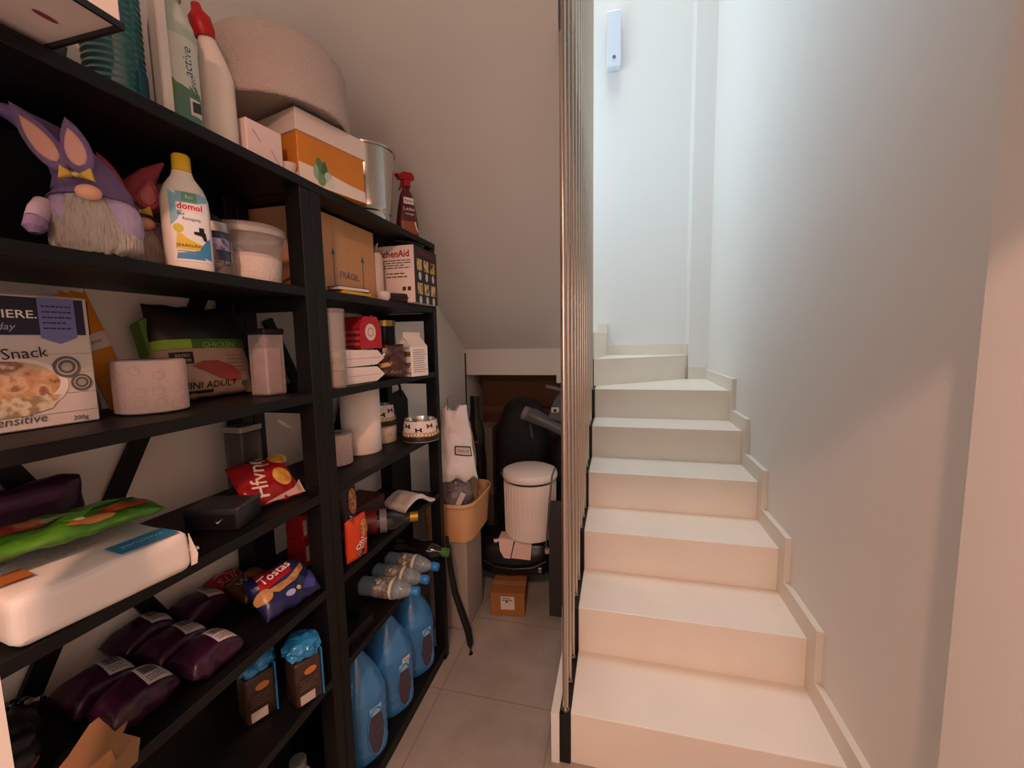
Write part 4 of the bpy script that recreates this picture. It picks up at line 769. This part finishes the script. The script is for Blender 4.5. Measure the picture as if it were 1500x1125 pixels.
B().box(-.075, -.11, 0, .075, .11, .006).box(-.075, -.11, .006, -.071, .11, .03).box(.071, -.11, .006, .075, .11, .03).box(-.075, -.11, .006, .075, -.106, .03).box(-.075, .106, .006, .075, .11, .03).done('tray', mat('#191716', .4), t)
# ---- bottom shelf, far unit: big blue water jugs
jug = mat('#3f86c4', .2, spec=.7, alpha=.93, coat=.3, var=.14, vscale=9); jd = mat('#4a4250', .3)
jl = ['blue water jug nearest the camera on the bottom shelf', 'middle blue water jug of the three, with a white tag', 'blue water jug at the far end, under the small water bottles']
for i, (x, y) in enumerate([(-.832, 1.105), (-.832, 1.29), (-.832, 1.475)]):
    t = thing('water_jug', jl[i], 'jug', (x, y, T7), 26, group='large blue water jugs')
    def jf(a, c):
        th = 2*PI*a; z = c*.345; k = 1.0
        if z < .012: k = .93+.07*z/.012
        if z > .20: q = (z-.20)/.145; k = max(.17, 1-.83*q**1.5)
        k *= 1+.008*math.cos(z*2*PI/.035)
        e = 2.8 if z < .2 else 2.8-.8*(z-.2)/.145; cs, sn = math.cos(th), math.sin(th); rr = (abs(cs)**e+abs(sn)**e)**(-1/e)
        return (.082*k*cs*rr, .095*k*sn*rr - (.03*((z-.2)/.145) if z > .2 else 0)*0, z)
    b = B().grid(jf, 44, 44, wrapu=True); b._add([jf(q/44, 0) for q in range(44)], [tuple(range(44))[::-1]]); b._add([jf(q/44, 1) for q in range(44)], [tuple(range(44))]); b.done('jug', jug, t, smooth=True, angle=60)
    def fm(u, v, n):
        th = -PI/2 + u/.088; p = V(jf((th/(2*PI)) % 1, v/.345)); return p + V((p.x, p.y, 0)).normalized()*n
    decal('handle_recess', jd, t, fm, ('p', [(.012+.030*math.cos(a), .10+.078*math.sin(a)) for a in [2*PI*q/24 for q in range(24)]]), .002); 
    B().tube([fm(.012+.032*math.cos(a), .10+.081*math.sin(a), .001) for a in [2*PI*q/30 for q in range(30)]], .0035, 8, closed=True).done('recess_rim', jug, t, smooth=True)
    decal('pale_tag', mat('#8fc0e0', .3), t, fm, ('r', -.010, .158, .034, .186), .0025)
    if i == 1: decal('white_tag', mat('#cfd3d6', .4), t, fm, ('r', .004, .187, .04, .206), .003); letters('leve', t, fm, .022, .196, .014, mat('#3a4a66'), lift=.005)
    B().lathe([(0, .34), (.02, .34), (.02, .368), (.018, .371), (0, .371)], 24).done('cap', capb, t, smooth=True)
# ================= storage nook under the stairs
t = thing('cardboard_box', 'small brown box with a white sticker on the floor of the nook', 'box', (-.545, 2.02, 0), 82)
carton(t, .175, .19, .12, mat('#9c6638', .8, var=.06)); F = front(.19); decal('white_sticker', mat('#d9c9bc', .5), t, F, ('r', -.035, .035, .035, .105)); lines(t, F, -.028, .080, .028, .100, 2, mat('#5a4438'), fill=.5); decal('sticker_mark', mat('#5a4438'), t, F, ('e', -.004, .078, .006, .006), .0015); decal('tape', mat('#b08050', .4), t, top(.12), ('r', -.087, -.02, .087, .02))
t = thing('suitcase', 'black bag lying on the small brown box behind it in the nook', 'bag', (-.54, 2.175, .1225), 84)
blob(.43, .25, .215, 80, .06, fr=2.2, pw=4).done('bag', mat('#12100f', .3, spec=.6), t, smooth=True)
B().tube([(-.17, -.118, .10), (-.1, -.136, .075), (0, -.142, .07), (.1, -.136, .08), (.17, -.118, .11)], .006, 8).done('strap', mat('#1b1817', .3), t, smooth=True); B().box(.13, -.142, .055, .15, -.12, .085, bev=.003).done('buckle', mat('#8f8580', .3, metal=.8), t)
for yy in (2.36,): pass
t = thing('foam_sheet', 'torn pinkish white cardboard sleeve hanging out under the pedal bin', 'cardboard', (-.515, 2.045, .2495), 86)
pk = mat('#efcdbd', .7)
B().prism([(-.088, .108), (-.082, .04), (-.06, .002), (-.028, 0), (-.005, .105)], -.012, -.006, 'y').done('flap', pk, t); B().prism([(.002, .104), (-.022, .004), (.08, .0), (.09, .108)], -.012, -.006, 'y').done('flap', pk, t); B().box(-.09, -.010, .098, .09, .08, .104).done('sheet', pk, t); B().prism([(-.09, .09), (-.11, .085), (-.115, .10), (-.09, .104)], -.014, -.004, 'y').done('torn_tab', pk, t)
t = thing('pedal_bin', 'white ribbed pedal bin with a domed lid standing in the nook', 'bin', (-.452, 2.14, .3565), 84)
bw = mat('#f3e2d6', .4); 
pr = [(0, 0), (.132, 0), (.135, .006)] + [(.135+.004*i/30, .01+.285*i/30) for i in range(31)] + [(.139, .298), (0, .298)]
B().lathe(pr, 64).done('body', bw, t, smooth=True)
b = B()
for i in range(40): a = 2*PI*i/40; b.tube([(.1352*math.cos(a), .1352*math.sin(a), .012), (.139*math.cos(a), .139*math.sin(a), .29)], .0022, 5)
b.done('ribs', bw, t, smooth=True)
B().lathe([(0, .298), (.130, .298), (.130, .312), (0, .313)], 48).done('dark_gap', inkb, t, smooth=True)
B().lathe([(0, .312), (.143, .311), (.147, .316), (.147, .336), (.142, .350), (.12, .360), (.06, .366), (0, .367)], 64).done('lid', mat('#f8ece2', .35), t, smooth=True)
B().box(-.03, -.14, .362, .02, -.10, .3655, M=M_(0, .09, 0)).done('lid_slot', inkb, t); B().box(-.16, -.03, .315, -.135, .03, .345, bev=.006).done('hinge', inkb, t)
# beige bin with plastic bags, on a low white crate
t = thing('storage_crate', 'pale grey upright crate under the beige tub', 'crate', (-.79, 1.90, 0), 90)
B().box(-.10, -.12, 0, .10, .105, .448, bev=.006).done('crate', mat('#a89d94', .7), t)
t = thing('storage_tub', 'beige plastic tub full of crumpled bags beside the pedal bin', 'tub', (-.785, 1.93, .4505), 90)
tubm = mat('#d8a878', .45)
def tb(a, c, inn=0):
    th = 2*PI*a; e = 5; cs, sn = math.cos(th), math.sin(th); rr = (abs(cs)**e+abs(sn)**e)**(-1/e); k = .9+.1*c
    return ((.135-inn)*k*cs*rr, (.185-inn)*k*sn*rr, .19*c)
b = B().grid(tb, 56, 12, wrapu=True).grid(lambda a, c: (lambda p: (p[0], p[1], max(p[2], .004)))(tb(a, c, .004)), 56, 12, wrapu=True)
b._add([tb(q/56, 0) for q in range(56)], [tuple(range(56))[::-1]]); b.done('tub', tubm, t, smooth=True, angle=60)
def rim(a, c):
    q = 2*PI*c; p = tb(a, 1); s_ = V((p[0], p[1], 0)).normalized(); r_ = V(p)+s_*(.004+.006*math.cos(q))+V((0, 0, -.008+.010*math.sin(q))); return r_
B().grid(rim, 56, 10, wrapu=True).done('rim', tubm, t, smooth=True)
B().grid(lambda a, c: V(tb(a, .86))+V((tb(a, .86)[0], tb(a, .86)[1], 0)).normalized()*.0015+V((0, 0, .006*c)), 56, 1, wrapu=True).done('ridge', tubm, t)
t = thing('plastic_bags', 'crumpled clear plastic bags stuffed in the beige tub', 'bag', (-.785, 1.875, .4565), 90)
blob(.16, .165, .255, 90, .26, fr=2.6).done('bags', mat('#8f8a8c', .2, alpha=.8, spec=.7), t, smooth=True)
B().box(-.012, -.13, .09, .012, -.122, .19, M=M_(.02, .03, .09, 8, 28, 0)).done('paper_strip', mat('#d9cbc6'), t)
B().tube([(-.07, -.10, .235), (-.02, -.12, .25), (.03, -.11, .248), (.06, -.09, .24)], .007, 8, flat=.5).done('pink_cord', mat('#8a4a5e', .6), t, smooth=True)
t = thing('carrier_bag', 'white plastic carrier bag with a boxed black logo, hanging over the tub', 'bag', (-.745, 1.82, .718), 62)
Pw = Pillow(.165, .36, .05, 95, wr=.014, flare=-.55, pz=6, wf=12); Pw.build('bag', mat('#efe8e7', .4), t, 44, 44); F = Pw.map()
decal('logo_frame', inkb, t, F, ('p', [(-.005, .135), (.07, .12), (.07, .168), (-.005, .18)]), .003); decal('logo_field', mat('#cfc5c2'), t, F, ('p', [(0, .140), (.066, .126), (.066, .163), (0, .174)]), .004); letters('TRASLUZ', t, F, .033, .150, .016, inkb, rot=-.18, sx=.85, lift=.0055)
B().tube([(-.03, -.01, .34), (-.028, -.012, .40), (-.012, -.014, .425), (.0, -.012, .40), (.012, -.01, .33)], .003, 6).done('handle', mat('#8d8688', .5), t, smooth=True)
t = thing('bread_sack', 'small beige paper sack behind the white carrier bag', 'sack', (-.80, 2.045, .4565), 90)
blob(.14, .07, .52, 97, .25).done('sack', mat('#b39a78', .8), t, smooth=True)
t = thing('grey_carton', 'plain grey brown carton behind the black upright nozzle', 'box', (-.845, 2.52, .0), 86)
carton(t, .18, .2, .86, mat('#6d605a', .8))
t = thing('vacuum_nozzle', 'black bottle shaped floor nozzle standing upright against the nook wall', 'tool', (-.825, 2.34, .0), 80)
B().lathe([(0, 0), (.06, 0), (.06, .68), (.052, .78), (.055, .83), (.05, .88), (.034, .93), (.028, .97), (.028, 1.07), (0, 1.072)], 28, sy=.6).done('body', mat('#131112', .35), t, smooth=True); decal('badge', mat('#8a8583', .3, metal=.6), t, fmap((0, -.0345, 0), (1, 0, 0), (0, 0, 1)), ('e', .012, .80, .012, .008)); B().box(-.02, -.03, .775, .035, .03, .79, bev=.003).done('latch', mat('#2a2729', .4), t)
t = thing('cardboard_box', 'large brown cardboard box filling the back of the nook', 'box', (-.66, 3.08, .0), 88)
carton(t, .60, .36, 1.15, mat('#5f3d26', .85, var=.05)); decal('tape', mat('#6d4a30', .5), t, front(.36), ('r', -.3, .88, .3, .92)); decal('black_print', mat('#20140e'), t, front(.36), ('p', [(-.06, .925), (.03, .915), (.03, .93), (-.06, .942)]), .0014); decal('black_print', mat('#20140e'), t, front(.36), ('r', .08, .91, .2, .925), .0014)
t = thing('backpack', 'black rounded backpack standing behind the pedal bin', 'backpack', (-.575, 2.53, .0), 84)
blob(.34, .26, 1.03, 101, .05, fr=1.6, pw=3).done('body', mat('#131214', .7), t, smooth=True); B().tube([(.03, -.135, .62), (.06, -.15, .72), (.075, -.15, .82), (.06, -.13, .90)], .010, 8, flat=.5).done('strap', mat('#3d3c40', .6), t, smooth=True)
t = thing('black_coat', 'black folded cloth heaped beneath the grey vacuum cleaner', 'cloth', (-.305, 2.46, .0), 84)
blob(.17, .24, .83, 105, .12, fr=3).done('cloth', mat('#1b1a1c', .9), t, smooth=True)
t = thing('vacuum_cleaner', 'grey handheld vacuum cleaner lying on top of the black cloth', 'vacuum cleaner', (-.365, 2.40, .838), 80)
gy = mat('#57575c', .35); 
B().tube([(-.15, -.06, .075), (-.11, -.07, .066), (-.02, -.09, .028), (.09, -.10, -.03)], [.040, .044, .036, .034], 22).done('barrel', gy, t, smooth=True)
B().tube([(-.17, -.055, .085), (-.145, -.06, .075)], [.040, .042], 22).done('nozzle_ring', mat('#7a777a', .4), t, smooth=True)
B().prism([(-.03, .06), (.12, .03), (.13, .22), (.06, .25), (.035, .20), (.0, .15)], -.12, -.02, 'y').done('motor_housing', mat('#4a4b4f', .4), t)
B().prism([(.05, .13), (.095, .13), (.095, .20), (.06, .21)], -.124, -.119, 'y').done('grip_gap', mat('#8f8b88', .5), t)
B().tube([(-.04, -.07, .235), (.02, -.075, .222), (.06, -.08, .205)], [.012, .013, .016], 12).done('handle', gy, t, smooth=True)
B().box(-.012, -.125, .095, .032, -.115, .125, bev=.005).done('badge', mat('#c9c2bc', .4), t); B().box(.0, -.128, .1, .018, -.122, .115, bev=.001).done('badge_print', inkb, t)
t = thing('folded_board', 'dark grey folded ironing board leaning upright beside the pedal bin', 'board', (-.275, 1.99, 0), 86)
B().box(-.052, -.018, .0, .05, .018, .60, bev=.008).done('board', mat('#3d3635', .85, bump=.1), t, smooth=True)
B().tube([(-.055, -.03, .36), (-.062, -.03, .38), (-.045, -.03, .60), (-.03, -.03, .74), (-.015, -.03, .78)], .0055, 10).done('metal_leg', mat('#8d8280', .3, metal=.8), t, smooth=True); B().lathe([(0, 0), (.012, 0), (.012, .02), (0, .02)], 16, M_(-.058, -.03, .345)).done('rubber_foot', mat('#b59a8a', .6), t, smooth=True)
t = thing('umbrella', 'slim black strap like umbrella leaning on the end of the shelving', 'umbrella', (-.628, 1.64, 0), 0)
P = [(0, 0, 0), (.002, 0, .05), (.010, .0, .11), (.040, .0, .20), (.066, .0, .28), (.085, .0, .40), (.092, .0, .50)]
B().tube([(p[1], p[0], p[2]) for p in P], [.012, .019, .021, .020, .018, .016, .014], 14, flat=.7).done('canopy', mat('#161112', .6), t, smooth=True)
B().tube([(.0, .092, .50), (.0, .096, .54)], [.008, .008], 12).done('handle', mat('#221c1c', .4), t, smooth=True)

t = thing('tote_bag', 'flat black tote leaning on the wall just past the shelving', 'bag', (-1.003, 1.735, 0), 0)
B().prism([(-.10, 0), (.10, 0), (.105, 1.12), (.06, 1.17), (-.10, 1.15)], -.010, .010, 'y').done('tote', mat('#18191b', .7), t)
B().tube([(-.05, -.01, 1.14), (-.045, -.01, 1.20), (.0, -.01, 1.23), (.035, -.01, 1.19), (.04, -.01, 1.14)], .006, 8).done('handle', mat('#18191b', .7), t, smooth=True)
# let every thing rest exactly at its given height
bpy.context.view_layer.update()
for r in [o for o in bpy.data.objects if o.parent is None and o.type == 'EMPTY' and 'rest_z' in o]:
    zz = [(m.matrix_world @ v.co).z for m in r.children_recursive if m.type == 'MESH' for v in m.data.vertices]
    r.location.z += r['rest_z'] - min(zz); del r['rest_z']
